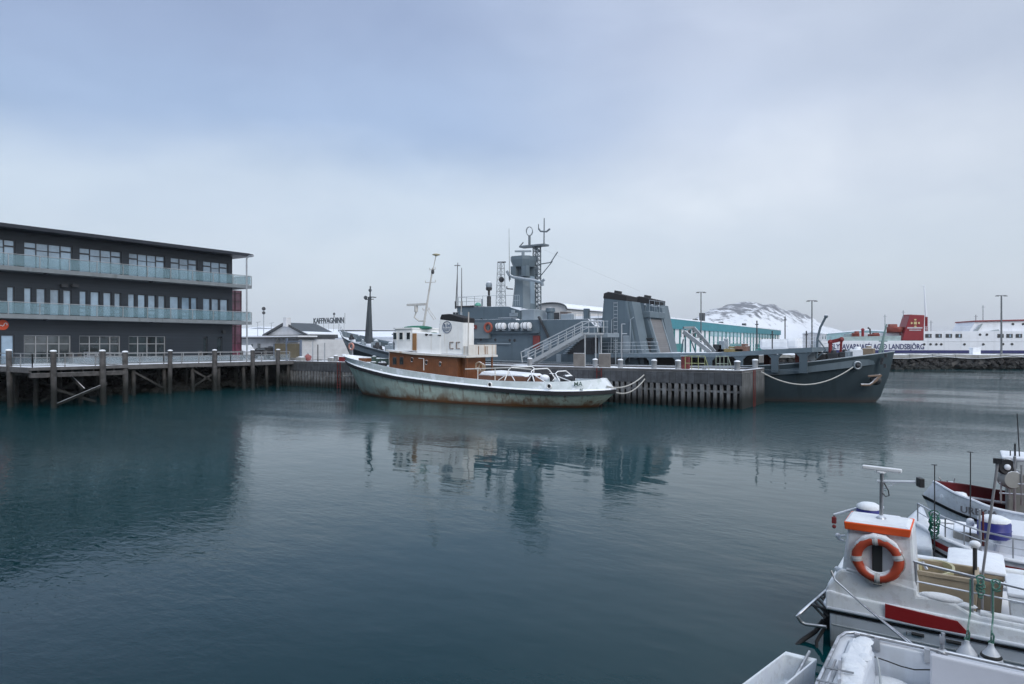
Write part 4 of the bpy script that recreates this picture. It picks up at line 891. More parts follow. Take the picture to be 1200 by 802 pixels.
for px, wd in ((910, 3.0), (930.5, 1.3)):
    q = aty(px, 405, 60); mb = MB(); mb.obox((q.x, 60, zdk(q.x)+.45), wd*.8, 1.8, .9); mb.build('wrapped_bale', M('white wrapped bale', (.62, .64, .66), .6, var=.1), ship, bevel=.25)
# stern: davit, light green mast post, red knuckle crane, gear on the aft deck
mb = MB(); a, b_, c_ = aty(957, 420, 57), aty(958, 397, 57), aty(968, 371, 57); mb.tube([a, b_, b_.lerp(c_, .5)+V((-.1, 0, 0)), c_], .09, 7); mb.ball(c_, .15, 8); mb.tube([a, aty(968, 410, 57), b_], .06, 5); mb.build('davit', NAVY, ship)
mb = MB(); a, b_, c_, d_ = aty(973, 417, 59), aty(973, 401, 59), aty(986, 398, 59), aty(985, 416, 59)
mb.tube([a, b_], .14, 8); mb.beam(b_, c_, .2, .28); mb.beam(c_, d_, .16, .2); mb.ball(b_, .2, 8); mb.ball(c_, .2, 8); mb.build('knuckle_crane', RED, ship)
MG = M('pale green mast', (.16, .24, .23), .5, snow=.4)
mb = MB(); a, b_ = aty(1031, 414, 59.4), aty(1039, 380, 59.4); mb.tube([a, b_], .12, 7, r1=.05); mb.tube([aty(1035, 414, 59.4), a.lerp(b_, .55)], .06, 6); mb.beam(aty(1030, 400, 59.4), aty(1040, 400, 59.4), .08, .08); mb.build('ensign_mast', MG, ship)
for px, py, rx, mt in ((952, 414, .45, NAVYL), (977, 415, .4, DARK), (990, 414, .35, DARK), (1005, 411, .5, WHITE), (1018, 409.5, .4, M('tan locker', (.2, .155, .11), .7, snow=.7)), (962, 416, .4, BLACKSNOW), (996, 413, .3, NAVYL)):
    q = aty(px, py, 58.6); mb = MB(); mb.obox(q-V((0, 0, .25)), rx*2, 1.0, .7); mb.lathe(q+V((0, 0, .1)), [(rx*.5, -.3), (rx*.5, .15), (rx*.3, .2)], 10); mb.build('deck_gear', mt, ship, bevel=.06)
# foremast, windlass and gear on the foredeck
mb = MB(); mb.loft([[V((x+dx*w_, 59.4+dy*w_, z)) for dx, dy in ((-1, -1), (1, -1), (1, 1), (-1, 1))] for x, z, w_ in ((-60.85, 4.5, .36), (-60.7, 9.8, .15), (-60.65, 10.2, .15))]); mb.tube([(-60.6, 59.4, 10.2), (-60.55, 59.4, 11.5)], .09, 7); mb.ball((-60.6, 59.4, 11.0), .2, 8); mb.ball((-60.95, 59.0, 10.1), .24, 8); fm = mb.build('foremast', M('dark mast grey', (.05, .06, .068), .5), ship)
mb = MB(); mb.tube([(-60.6, 59.4, 10.2), (-59.6, 59.4, 10.1)], .06, 5); mb.tube([(-61.4, 59.4, 9.9), (-60, 59.4, 9.9)], .05, 5); mb.build('foremast_yard', DARK, fm)
for x, y, s_, mt in ((-59.2, 59.0, .7, NAVYL), (-58.2, 58.2, .6, DARK), (-57.4, 59.6, .8, NAVYL), (-62.5, 59.4, .5, NAVY), (-57, 57.6, .4, BLACKSNOW), (-63.6, 59.2, .4, DARK), (-60.4, 58.0, .45, NAVYL)):
    z = 3.55+max(0, -57-x)*.22
    mb = MB(); mb.obox((x, y, z+s_*.4), s_*1.2, s_*1.5, s_*.9, .3); mb.lathe((x+.2, y-.2, z+s_*.9), [(s_*.45, -.3), (s_*.4, .2), (s_*.2, .35)], 10); mb.build('foredeck_gear', mt, ship, bevel=.06)
mb = MB(); mb.beam((-56, 58.5, 5.6), (-53.0, 58.5, 5.55), .3, .12); mb.tube([(-55.8, 58.5, 3.4), (-55.8, 58.5, 5.6)], .06, 6); mb.tube([(-53.2, 58.5, 3.2), (-53.2, 58.5, 5.5)], .06, 6); mb.build('gear_frame', DARK, ship)
a, b_ = level([(x, max(0, hb-.1), z) for x, hb, z in TOP], NS, CO)
mb = MB(); ps = [p for p in a if p.x < -60.5]
for p in ps[::2]: mb.tube([p, p+V((0, 0, .9))], .03, 5)
mb.tube([p+V((0, 0, .9)) for p in ps], .025, 5); mb.build('bow_rail', NAVYL, ship)
mb = MB(); q = aty(420.5, 410, 57.7); mb.beam((q.x, 56.7, 2.0), (q.x, 56.2, 4.6), .12, .25); mb.build('hull_rib', NAVYL, hull)

for px, py, w_, h_ in ((640, 405, .3, .45), (618, 414, .28, .42), (655, 420, .25, .35), (690, 405, .3, .45)):
    q = aty(px, py, 54.55); mb = MB(); mb.box(q.x-w_, q.x+w_, 54.47, 54.55, q.z-h_, q.z+h_); mb.build('vent_louvre', NAVYL if px != 690 else DARK, sup, bevel=.02)
for px in (716, 738):
    q = aty(px, 400, 55.2); mb = MB(); mb.tube([(q.x, 55.12, 2.9), (q.x+.1, 55.12, 6.6), (q.x+.4, 55.12, 6.8)], .05, 6); mb.build('pipe', NAVYL, ship)
q = aty(734, 400, 55.2); mb = MB(); mb.box(q.x-.3, q.x+.3, 55.12, 55.19, 3.7, 5.2); mb.build('door', NAVYL, ship, bevel=.03)
mb = MB(); x_ = aty(722, 370, 55.2).x
for k in range(14): mb.tube([(x_-.18, 55.1, 3.8+k*.33), (x_+.18, 55.1, 3.8+k*.33)], .018, 4)
for s_ in (-.18, .18): mb.tube([(x_+s_, 55.1, 3.7), (x_+s_, 55.1, 8.2)], .02, 4)
mb.build('ladder', NAVYL, ship)

# life rafts and lifebuoys hung on the ship side
RAFT = M('white raft canister', (.66, .67, .68), .4, var=.06)
def raft(x, label, base=None):
    if base is not None: return dup(base, (x, 54.15, 6.2), None, label)
    t = thing('life_raft', label, 'life raft', (x, 54.15, 6.2), group='life raft canisters on the ship side')
    mb = MB(); mb.lathe((x, 54.15, 6.2), [(.10, -.52), (.28, -.48), (.32, -.36), (.32, .36), (.28, .48), (.10, .52)], 14, (1, 0, 0)); mb.build('canister', RAFT, t, smooth=50)
    mb = MB()
    for dx in (-.22, .22): mb.torus((x+dx, 54.15, 6.2), .33, .025, (1, 0, 0), 16, 5)
    mb.build('strap', DARK, t); mb = MB(); mb.box(x-.4, x-.3, 53.85, 54.5, 5.75, 5.85); mb.box(x+.3, x+.4, 53.85, 54.5, 5.75, 5.85); mb.build('cradle', NAVYL, t); return t
r0 = raft(aty(587, 386, 54.15).x, 'white raft canister on the ship side nearest the bridge wing')
raft(aty(602, 387, 54.15).x, 'white raft canister on the ship side, middle of the three', r0)
raft(aty(616.5, 387, 54.15).x, 'white raft canister on the ship side nearest the red hose box', r0)
def lifebuoy(c, R, axis, label, group=None):
    t = thing('lifebuoy', label, 'lifebuoy', c, group=group); mb = MB(); mb.torus(c, R, R*.27, axis, 28, 10); mb.build('ring', M('faded lifebuoy cover', (.24, .06, .04), .6, var=.25), t, smooth=60); return t
q = aty(572, 384, 53.98); lifebuoy(q, .42, (0, 1, 0), 'round faded red lifebuoy on the bridge wing of the grey ship')
q = aty(555, 383.5, 54.0); t = thing('lifebuoy_light', 'small orange horseshoe float beside the ship lifebuoy', 'float', q); mb = MB(); mb.obox(q, .75, .14, .42); mb.build('float', REDO, t, bevel=.08); mb = MB(); mb.obox(q+V((0, -.08, -.02)), .3, .05, .1); mb.build('tape', WHITE, t)

# ------------------------------------------------------------------ gangway from pier to ship
GW = M('aluminium gangway', (.40, .42, .43), .4, .45, var=.1, snow=.55)
gw = thing('gangway', 'aluminium gangway climbing from the pier to the grey ship', 'gangway', (-32.8, 50.8, 2.6))
A, B = V((-32.3, 51.3, 2.75)), V((-26.9, 51.3, 5.35))
for y in (50.75, 51.85):
    off_ = V((0, y-51.3, 0)); mb = MB(); mb.beam(A+off_, B+off_, .08, .30); mb.build('stringer', GW, gw)
    mb = MB(); up = V((0, 0, 1.0))
    mb.tube([A+off_+V((-.6, 0, .1)), A+off_+up+V((-.75, 0, .0)), B+off_+up, B+off_+up+V((1.4, 0, .05)), B+off_+V((1.4, 0, .1))], .05, 6); mb.tube([A+off_+up*.55+V((-.6, 0, 0)), B+off_+up*.55, B+off_+up*.55+V((1.4, 0, 0))], .04, 6)
    for k in range(8): p = A.lerp(B, k/7)+off_; mb.tube([p, p+up], .035, 5)
    mb.build('handrail', GW, gw)
mb = MB()
for k in range(19): p = A.lerp(B, k/18); mb.box(p.x-.12, p.x+.12, 50.8, 51.8, p.z+.02, p.z+.07)
mb.box(B.x, B.x+1.4, 50.75, 51.85, B.z-.08, B.z+.05); mb.build('tread', GW, gw)
mb = MB(); mb.tube([(B.x+.2, 50.8, PZ), (B.x+.2, 50.8, B.z)], .06, 6); mb.tube([(B.x+1.2, 51.8, PZ), (B.x+1.2, 51.8, B.z)], .06, 6); mb.tube([(B.x+1.2, 50.8, PZ), (B.x+1.2, 50.8, B.z)], .05, 6); mb.build('support_leg', GW, gw)

# ------------------------------------------------------------------ furniture on the pier
BOL = M('grey bollard', (.23, .24, .25), .6, snow=.7)
def bollard(px, label, base=None, y=47.95):
    q = aty(px, 430, y); loc = (q.x, y, PZ+.15)
    if base is not None: return dup(base, loc, None, label)
    t = thing('bollard', label, 'bollard', loc, group='bollards along the pier edge')
    mb = MB(); mb.lathe(loc, [(.20, 0), (.20, .48), (.22, .5), (.22, .58)], 12); mb.build('post', BOL, t, smooth=50)
    mb = MB(); mb.lathe(V(loc)+V((0, 0, .58)), [(.22, 0), (.2, .05), (.1, .09), (0, .1)], 12); mb.build('snow_cap', SNOW, t, smooth=60); return t
b0 = bollard(727, 'grey bollard on the pier edge at the foot of the thin pole')
bollard(766.5, 'grey bollard on the pier edge where the tug lines are tied', b0)
bollard(794.5, 'grey bollard on the pier edge near the open railing racks', b0)
bollard(697.5, 'grey bollard on the pier between the two plain boards', b0)
bollard(864, 'grey bollard near the outer pier corner, left of the last one', b0)
q = V((PX1-.5, atx(885, 425, PX1-.5).y, 0)); dup(b0, (q.x, q.y, PZ+.15), None, 'grey bollard at the far outer corner of the pier')
bollard(621, 'grey bollard on the pier at the foot of the gangway', b0)
bollard(393.5, 'grey bollard on the pier just off the tug bow', b0, 48.1)
BRD = M('weathered board', (.17, .155, .14), .75, var=.2, snow=.6)
def board(px, label, base=None):
    q = aty(px, 430, 48.9); loc = (q.x, 48.9, PZ)
    if base is not None: return dup(base, loc, None, label)
    t = thing('notice_board', label, 'board', loc, group='plain boards on the pier')
    mb = MB(); mb.box(q.x-.52, q.x+.52, 48.85, 48.95, PZ+.12, PZ+1.22); mb.build('panel', BRD, t, bevel=.1)
    mb = MB(); mb.box(q.x-.45, q.x-.35, 48.96, 49.04, PZ-.05, PZ+1.0); mb.box(q.x+.35, q.x+.45, 48.96, 49.04, PZ-.05, PZ+1.0); mb.build('post', STEEL, t); return t
n0 = board(678.5, 'plain grey board on two posts nearer the gangway')
board(708.5, 'plain grey board on two posts nearer the thin pole', n0)
q = aty(728.5, 432, 48.5); t = thing('pole', 'thin pale pole with two short arms on the pier', 'pole', (q.x, 48.5, PZ)); e = aty(728.5, 380, 48.5)
mb = MB(); mb.tube([(q.x, 48.5, PZ), (q.x, 48.5, e.z)], .045, 6); mb.build('shaft', STEEL, t); mb = MB(); mb.tube([(q.x, 48.5, e.z), (q.x+.3, 48.5, e.z)], .035, 5); mb.tube([(q.x, 48.5, e.z-.75), (q.x+.45, 48.5, e.z-.75)], .04, 5); mb.build('arm', STEEL, t)
def rack(px0, px1, label, mt):
    a, b_ = aty(px0, 430, 50.5), aty(px1, 430, 50.5); t = thing('railing_rack', label, 'rack', (a.x, 50.5, PZ)); mb = MB()
    for k in range(4): x = a.x+(b_.x-a.x)*k/3; mb.tube([(x, 50.5, PZ), (x, 50.5, PZ+1.05)], .03, 5)
    for h in (.5, 1.05): mb.tube([(a.x, 50.5, PZ+h), (b_.x, 50.5, PZ+h)], .03, 5)
    mb.build('frame', mt, t); mb = MB(); mb.tube([(b_.x, 50.5, PZ+1.05), (b_.x+.4, 50.3, PZ)], .03, 5); mb.build('prop', mt, t)
rack(803, 826, 'yellow green open railing rack by the red box on the pier', M('yellow green paint', (.22, .24, .10), .6, snow=.3))
rack(839, 853, 'grey green open railing rack near the outer pier end', M('grey green paint', (.20, .24, .19), .6, snow=.3))
q = aty(803.5, 428, 51.2); t = thing('hose_cabinet', 'small dull red cabinet standing on the pier deck', 'cabinet', (q.x, 51.2, PZ)); mb = MB(); mb.box(q.x-.3, q.x+.3, 51.0, 51.4, PZ, PZ+1.0); mb.build('body', REDO, t, bevel=.04); mb = MB(); mb.box(q.x-.34, q.x+.34, 50.96, 51.44, PZ+1.0, PZ+1.06); mb.build('lid', STEEL, t)
q = aty(846, 432, 49.2); t = thing('ladder_rack', 'low pale rack lying near the outer end of the pier', 'rack', (q.x, 49.2, PZ)); mb = MB()
for y in (48.9, 49.5): mb.beam((q.x-1.4, y, PZ+.3), (q.x+1.2, y, PZ+.3), .08, .1)
for k in range(7): mb.beam((q.x-1.3+k*.4, 48.9, PZ+.3), (q.x-1.3+k*.4, 49.5, PZ+.3), .05, .05)
mb.build('rungs', STEEL, t); mb = MB()
for x in (-1.3, 1.1): mb.box(q.x+x-.05, q.x+x+.05, 48.9, 49.5, PZ, PZ+.25)
mb.build('foot', STEEL, t)
# ------------------------------------------------------------------ sheds, halls and warehouses on the quays
SHW = M('white shed wall', (.62, .63, .65), .7, var=.08, planks=(2, .25, .15))
SHG = M('grey shed and shaded front wall', (.40, .41, .43), .7, var=.1, planks=(0, .3, .2))
SLATE = M('dark corrugated roof', (.075, .088, .10), .6, var=.12, planks=(1, .4, .3))
SNOWROOF = M('snow covered roof', (.74, .77, .81), .8, var=.06, scale=.4)
EAVE = M('dark eave trim', (.05, .055, .06), .6)
yg = 62.7
lx, rx = aty(308, 392, yg).x, aty(360, 392, yg).x; ap = aty(333.5, 378.2, yg); y2 = atx(396, 390, rx).y
ez = aty(360, 392.5, yg).z; ax_ = (lx+rx)/2
shed = thing('gabled_shed', 'pale shed with dark gabled roof and low white front beyond the boardwalk', 'shed', (ax_, 70, 2.5))
mb = MB(); mb.prism([(lx+.5, yg+.3, 2.3), (rx-.4, yg+.3, 2.3), (rx-.4, yg+.3, ez), (ax_, yg+.3, ap.z-.25), (lx+.5, yg+.3, ez)], (0, y2-yg-.5, 0)); sw = mb.build('wall', SHW, shed)
for s_, nm in ((-1, SLATE), (1, SLATE)):
    e = lx if s_ < 0 else rx; mb = MB(); mb.hexa([(ax_, yg, ap.z-.2), (e, yg, ez-.15), (e, y2, ez-.15), (ax_, y2, ap.z-.2)], [(ax_, yg, ap.z), (e, yg, ez+.05), (e, y2, ez+.05), (ax_, y2, ap.z)]); rf = mb.build('roof', nm, shed)
mb = MB(); mb.hexa([(rx-1.3, yg+.05, ez+.42), (rx+.05, yg+.05, ez+.06), (rx+.05, y2, ez+.06), (rx-1.0, y2, ez+.34)], [(rx-1.3, yg+.05, ez+.5), (rx+.05, yg+.05, ez+.22), (rx+.05, y2, ez+.22), (rx-1.0, y2, ez+.42)]); mb.build('roof_snow', SNOW, shed)
mb = MB()
for e in (lx, rx): mb.beam((ax_, yg-.04, ap.z-.1), (e, yg-.04, ez-.08), .1, .32)
mb.beam((lx, yg-.02, ez-.12), (rx, yg-.02, ez-.12), .1, .25); mb.build('barge_board', EAVE, shed)
mb = MB(); mb.box(rx-.05, rx+.05, yg+.1, y2, ez-.42, ez-.16); mb.build('gutter', EAVE, shed)
mb = MB(); mb.box(rx-.398, rx-.36, yg+1.5, y2-.6, ez-1.35, ez-.75); mb.build('window', PANED, shed)
for k in range(2): mb = MB(); mb.box(rx-.398, rx-.34, y2-4+k*1.6, y2-3+k*1.6, 2.6, 4.4); mb.build('door', DARK, shed)
mb = MB(); q = aty(379, 384, yg+5); mb.box(ax_+.3, ax_+1.0, y2-6, y2-5.2, ap.z-.6, ap.z+.7); mb.build('chimney', SHW, shed)
# low flat front block
fx0, fx1 = aty(276, 395, 60).x, aty(352, 395, 60).x
mb = MB(); mb.box(fx0+.6, fx1-.7, 60.3, yg+.28, 2.3, 5.2); mb.build('front_wall', SHG, shed)  # white front wall; its dimmer light is put in as grey colour
mb = MB(); mb.box(fx1-.7, fx1-.5, 60.2, 70, 2.3, 5.1); mb.build('side_wall', SHW, shed)
mb = MB(); mb.box(fx0, fx1, 59.6, yg+.25, 5.2, 5.42); mb.build('canopy', EAVE, shed); mb = MB(); mb.box(fx0+.05, fx1-.05, 59.65, yg+.2, 5.42, 5.6); mb.build('canopy_snow', SNOW, shed)
for px, py, w_ in ((325.5, 399.5, .3), (335, 399.5, .25), (303.5, 405.5, .3), (295.5, 406, .2)):
    q = aty(px, py, 60.3); mb = MB(); mb.box(q.x-w_, q.x+w_, 60.24, 60.297, q.z-.3, q.z+.3); mb.build('window', PANED, shed)

def hall(name, label, x0, x1, y0, y1, zt, wall, roofm, rise=.6, wins=0):
    t = thing(name, label, 'warehouse', ((x0+x1)/2, (y0+y1)/2, 2.5)); xm = (x0+x1)/2
    mb = MB(); mb.prism([(x0, y0, 2.2), (x1, y0, 2.2), (x1, y0, zt), (xm, y0, zt+rise), (x0, y0, zt)], (0, y1-y0, 0)); mb.build('wall', wall, t)
    for e in (x0-.3, x1+.3): mb = MB(); mb.hexa([(xm, y0-.3, zt+rise+.02), (e, y0-.3, zt-.05), (e, y1+.3, zt-.05), (xm, y1+.3, zt+rise+.02)], [(xm, y0-.3, zt+rise+.3), (e, y0-.3, zt+.22), (e, y1+.3, zt+.22), (xm, y1+.3, zt+rise+.3)]); mb.build('roof', roofm, t)
    for k in range(wins): y = y0+(y1-y0)*(k+.5)/wins; mb = MB(); mb.box(x1+.004, x1+.04, y-.7, y+.7, zt-1.6, zt-.6); mb.build('window', PANED, t)
    return t
# long snowy roofs behind the shed; one carries the lettered roof sign
hall('low_warehouse', 'long low pale warehouse with snow white roof left of the gabled shed', -128, -112, 62, 102, 5.6, SHW, SNOWROOF, 1.6, 6)
yk = 92; kx0, kx1 = aty(366, 380, yk).x, aty(445, 383, yk).x
cafe = thing('sign_roof_building', 'low white building under snow carrying big roof letters', 'building', ((kx0+kx1)/2, 96, 2.5))
mb = MB(); mb.box(kx0, kx1+6, yk, yk+14, 2.3, 5.7); mb.build('wall', SHW, cafe)
mb = MB(); mb.hexa([(kx0-.3, yk-.4, 5.7), (kx1+6, yk-.4, 5.7), (kx1+6, yk+14, 5.7), (kx0-.3, yk+14, 5.7)], [(kx0-.3, yk-.4, 5.85), (kx1+6, yk-.4, 5.85), (kx1+6, yk+6, 6.9), (kx0-.3, yk+6, 7.1)]); mb.build('roof', SNOWROOF, cafe)
mb = MB(); mb.beam((kx0+1, yk+6, 7.2), (kx1+5, yk+6, 6.85), .3, .3); mb.build('ridge_board', EAVE, cafe)
a, b_ = aty(367.5, 379.3, yk+5.8), aty(403, 380, yk+5.8)
SGN = M('dark sign letters', (.05, .06, .07), .5); mb = MB(); mb.text('KAFFIVAGNINN', (a.x, a.y, a.z), (1, 0, 0), (0, 0, 1), 1.12, width=b_.x-a.x, bold=.02, depth=.12)
sgn = mb.build('roof_lettering', SGN, cafe); mb = MB(); mb.beam((a.x-.8, a.y, a.z-.08), (b_.x+.5, b_.y, a.z-.08), .1, .08)
for k in range(7): x = a.x+(b_.x-a.x)*k/6; mb.beam((x, a.y+.05, 6.9), (x, a.y+.05, a.z+1.15), .05, .05)
mb.build('sign_frame', STEEL, cafe)
mb = MB(); q = aty(391.5, 368, yk+6); mb.lathe((q.x, q.y, a.z+1.1), [(.08, 0), (.08, .6), (.25, .65), (.2, 1.0), (0, 1.1)], 10); mb.tube([(b_.x+.3, a.y, a.z), (b_.x+.3, a.y, a.z+2.0)], .04, 5); mb.build('roof_vent', DARK, cafe)

# arched hall seen over the ship
ARW = M('pale arched hall wall', (.50, .49, .48), .7, var=.08, planks=(1, .9, .2))
ya = 96; ac = aty(646, 355, ya); ar = aty(664, 362, ya); hwid = ar.x-ac.x; y3 = atx(726, 366, ar.x).y
ah = thing('arched_hall', 'pale hall with low arched snowy roof behind the grey ship', 'hall', (ac.x, 110, 2.5))
arc = [(ac.x+hwid*math.sin(t_), ar.z+(ac.z-ar.z)*(math.cos(t_)**.8 if math.cos(t_) > 0 else 0)) for t_ in [math.pi/2*(k/9-1) for k in range(19)]]
mb = MB(); mb.prism([(arc[0][0], ya, 2.3)]+[(x, ya, z-.12) for x, z in arc]+[(arc[-1][0], ya, 2.3)], (0, y3-ya, 0)); mb.build('wall', ARW, ah)
mb = MB(); mb.loft([[(ac.x+(x-ac.x)*1.06, ya-.35, z) for x, z in arc]+[(ac.x+(x-ac.x)*1.0, ya-.35, z-.12) for x, z in arc[::-1]], [(ac.x+(x-ac.x)*1.06, y3, z) for x, z in arc]+[(x, y3, z-.12) for x, z in arc[::-1]]]); mb.build('roof', SNOWROOF, ah)
mb = MB(); mb.tube([(ac.x+(x-ac.x)*1.06, ya-.4, z-.06) for x, z in arc], .14, 5); mb.tube([(arc[-1][0]+.3, ya-.4, ar.z-.1), (arc[-1][0]+.3, y3, ar.z-.1)], .12, 5); mb.build('roof_edge', EAVE, ah)
for px in (673, 681, 696, 706, 713):
    y = atx(px, 370, ar.x).y; mb = MB(); mb.box(ar.x+.004, ar.x+.06, y-.9, y+.9, ar.z-2.6, ar.z-1.2); mb.build('window', PANE, ah)
q = aty(648, 371, ya); mb = MB(); mb.box(q.x-.7, q.x+1.2, ya-.06, ya-.004, q.z-1.2, q.z+.6); mb.build('door', DARK, ah)
q = atx(663, 371, ar.x); mb = MB(); mb.box(ar.x+.004, ar.x+.08, q.y-1.8, q.y+1.8, q.z-.8, q.z+.7); mb.build('door', M('brown doorway', (.06, .045, .04), .6), ah)

# teal warehouse
TL = M('teal fascia sheeting', (.035, .20, .24), .5, var=.08, planks=(1, .6, .2))
TLD = M('teal cladding', (.03, .16, .16), .5, var=.1)
tw_ = thing('teal_warehouse', 'long white warehouse with bright teal fascia beyond the helicopter deck', 'warehouse', (-46, 140, 2.5))
TXF, ty0, ty1 = -40.0, 97, 183
mb = MB(); mb.box(-58, TXF-.3, ty0, ty1, 2.3, 8.0); mb.build('wall', SHW, tw_)
def rz_(y): return 8.62-(y-ty0)*.0088
mb = MB(); mb.hexa([(TXF-.3, ty0-.3, 6.95), (TXF, ty0-.3, 6.95), (TXF, ty1, 6.75), (TXF-.3, ty1, 6.75)], [(TXF-.3, ty0-.3, rz_(ty0)), (TXF, ty0-.3, rz_(ty0)), (TXF, ty1, rz_(ty1)), (TXF-.3, ty1, rz_(ty1))]); mb.build('fascia', TL, tw_)
mb = MB(); mb.hexa([(-58.2, ty0-.35, 8.4), (TXF+.05, ty0-.35, rz_(ty0)), (TXF+.05, ty1, rz_(ty1)), (-58.2, ty1, 7.6)], [(-58.2, ty0-.35, 8.9), (TXF+.05, ty0-.35, rz_(ty0)+.22), (TXF+.05, ty1, rz_(ty1)+.22), (-58.2, ty1, 8.2)]); mb.build('roof', SNOWROOF, tw_)
y = ty0+.4
while y < ty1: mb = MB(); mb.box(TXF-.3, TXF-.12, y-.14, y+.14, 2.4, 6.94); mb.build('wall_rib', TLD, tw_); y += 2.6
for k in range(5): y = atx(797+k*5.2, 388, TXF-.3).y; mb = MB(); mb.box(TXF-.298, TXF-.2, y-.42, y+.42, 5.6, 6.8); mb.build('window', DARK, tw_)
for a, c in ((832, 850), (851, 869), (871, 889), (890, 909)):
    y0, y1 = atx(a, 390, TXF-.3).y, atx(c, 390, TXF-.3).y; mb = MB(); mb.box(TXF-.298, TXF-.22, y0+.2, y1-.2, 5.9, 6.85); mb.build('window', M('pale strip glazing', (.30, .42, .46), .2, var=.15), tw_)
for a, c in ((855, 868), (885, 899), (790, 800)):
    y0, y1 = atx(a, 404, TXF-.3).y, atx(c, 404, TXF-.3).y; mb = MB(); mb.box(TXF-.298, TXF-.16, y0, y1, 2.5, 4.5); mb.build('door', TLD, tw_)
for px, w_, h_ in ((824, 1.2, 1.9), (846, .8, .5), (873, .9, .6), (816, .9, .6)):
    y = atx(px, 374, -44).y; mb = MB(); mb.box(-44.6, -43.8, y-w_/2, y+w_/2, 8.5, 8.7+h_); mb.build('roof_vent', EAVE, tw_)

# far low buildings
hall('low_warehouse', 'small pale flat building by the mountain foot, left of the stern davit', *[c2h(83, 195).x, c2h(83, 195).x+5, c2h(83, 195).y, c2h(83, 195).y+8], 7.4, SHG, SNOWROOF, .3, 2)
q = c2h(95, 215); hall('low_warehouse', 'long low teal grey shed with snowy roof behind the ferry stern', q.x, q.x+30, q.y, q.y+30, 7.3, M('pale teal wall', (.22, .33, .34), .6), SNOWROOF, 1.2, 5)
q = c2h(150, 260); hall('low_warehouse', 'distant white roofed warehouse behind the middle of the ferry', q.x, q.x+60, q.y, q.y+25, 8.0, SHG, SNOWROOF, 1.2, 6)
q = c2h(72, 250); hall('low_warehouse', 'dull distant shed between the teal warehouse and the ferry', q.x, q.x+22, q.y, q.y+20, 4.6, SHG, SNOWROOF, .5, 0)
q = c2h(-90, 210); hall('low_warehouse', 'distant snowy roofed shed behind the foredeck of the grey ship', q.x, q.x+40, q.y, q.y+20, 8.0, SHG, SNOWROOF, 1.2, 0)

# ------------------------------------------------------------------ red and white ferry beyond the breakwater
FA, FB = c2h(77, 158), c2h(112.5, 150); fdir = (FB-FA).normalized(); fnrm = V((fdir.y, -fdir.x, 0)); frz = math.atan2(fdir.y, fdir.x)
def fp(px, py, d=0.):
    r = ray(px, py); k = (FA+fnrm*d).dot(fnrm)/r.dot(fnrm); return r*k+V((0, 0, EYE))
FW = M('white ferry paint', (.70, .72, .76), .4, var=.05, scale=.3, planks=(0, 3.1, .08), streak=((.42, .42, .42), .4))
FSTR = M('ferry navy stripe', (.018, .022, .11), .45)
FRED = M('ferry red', (.21, .010, .018), .45, var=.06)
ferry = thing('ferry', 'white ferry with red funnel and navy lettering behind the far breakwater', 'ferry', FA+fdir*20, frz)
def fbox(px0, px1, zt, zb, depth, name, mat, d=0., bevel=0., parent=None, zt1=None):
    a, b_ = fp(px0, 400, d), fp(px1, 400, d); back = -fnrm*depth; mb = MB(); zt1 = zt if zt1 is None else zt1
    at_ = lambda p, z: V((p.x, p.y, z))
    mb.hexa([at_(a, zb), at_(b_, zb), at_(b_+back, zb), at_(a+back, zb)], [at_(a, zt), at_(b_, zt1), at_(b_+back, zt1), at_(a+back, zt)]); return mb.build(name, mat, parent or ferry, bevel=bevel)
zf = lambda px, py: fp(px, py).z
fh = fbox(962, 1340, zf(1000, 399.5), -.5, 12, 'hull', FW)
fbox(962.1, 1340, zf(1100, 410.6), zf(1100, 414.2), .1, 'stripe', FSTR, .1)
fbox(1082.5, 1340, zf(1100, 388.4), zf(1100, 399.5), 12, 'superstructure', FW, 0)
mb = MB(); mb.prism([fp(1057, 399.2, .05), fp(1082.2, 399.2, .05), fp(1083.5, 369.5, .05), fp(1066.5, 368.8, .05)], -fnrm*5); fun = mb.build('funnel', FRED, ferry, bevel=.1)
# round emblem: gold ring of four segments with white cross, bars of small lettering below
EG = M('gold and white emblem', (.55, .45, .22), .5); ec = fp(1072.6, 378.8, .12); up = V((0, 0, 1))
mb = MB()
for q_ in range(4):
    a0 = q_*math.pi/2+.5-math.pi/4; arcp = [a0+k*(math.pi/2-1.0)/5 for k in range(6)]
    mb.prism([ec+(fdir*math.cos(a)+up*math.sin(a))*.92 for a in arcp]+[ec+(fdir*math.cos(a)+up*math.sin(a))*.58 for a in arcp[::-1]], fnrm*.05)
mb.prism([ec+fdir*x*.3+up*z*.3 for x, z in ((-1, -1), (1, -1), (1, 1), (-1, 1))], fnrm*.05); mb.build('emblem', EG, fun)
mb = MB()
for (a, b_, yy, h_) in ((1063.2, 1081, 385.2, .30), (1065.5, 1079.5, 387.6, .2)): p, q = fp(a, yy, .1), fp(b_, yy, .1); mb.prism([p, q, q+up*h_, p+up*h_], fnrm*.04)
mb.build('emblem_bar', M('pale emblem bar', (.50, .46, .50), .5), fun)
p, q = fp(974, 409.3, .06), fp(1083, 409.6, .06)
mb = MB(); mb.text('SLYSAVARNAFÉLAGIÐ LANDSBJÖRG', (p.x, p.y, zf(1035, 409.3)), fdir, up, 1.18, width=(q-p).length, bold=.016, depth=.03); mb.build('side_lettering', FSTR, fh)
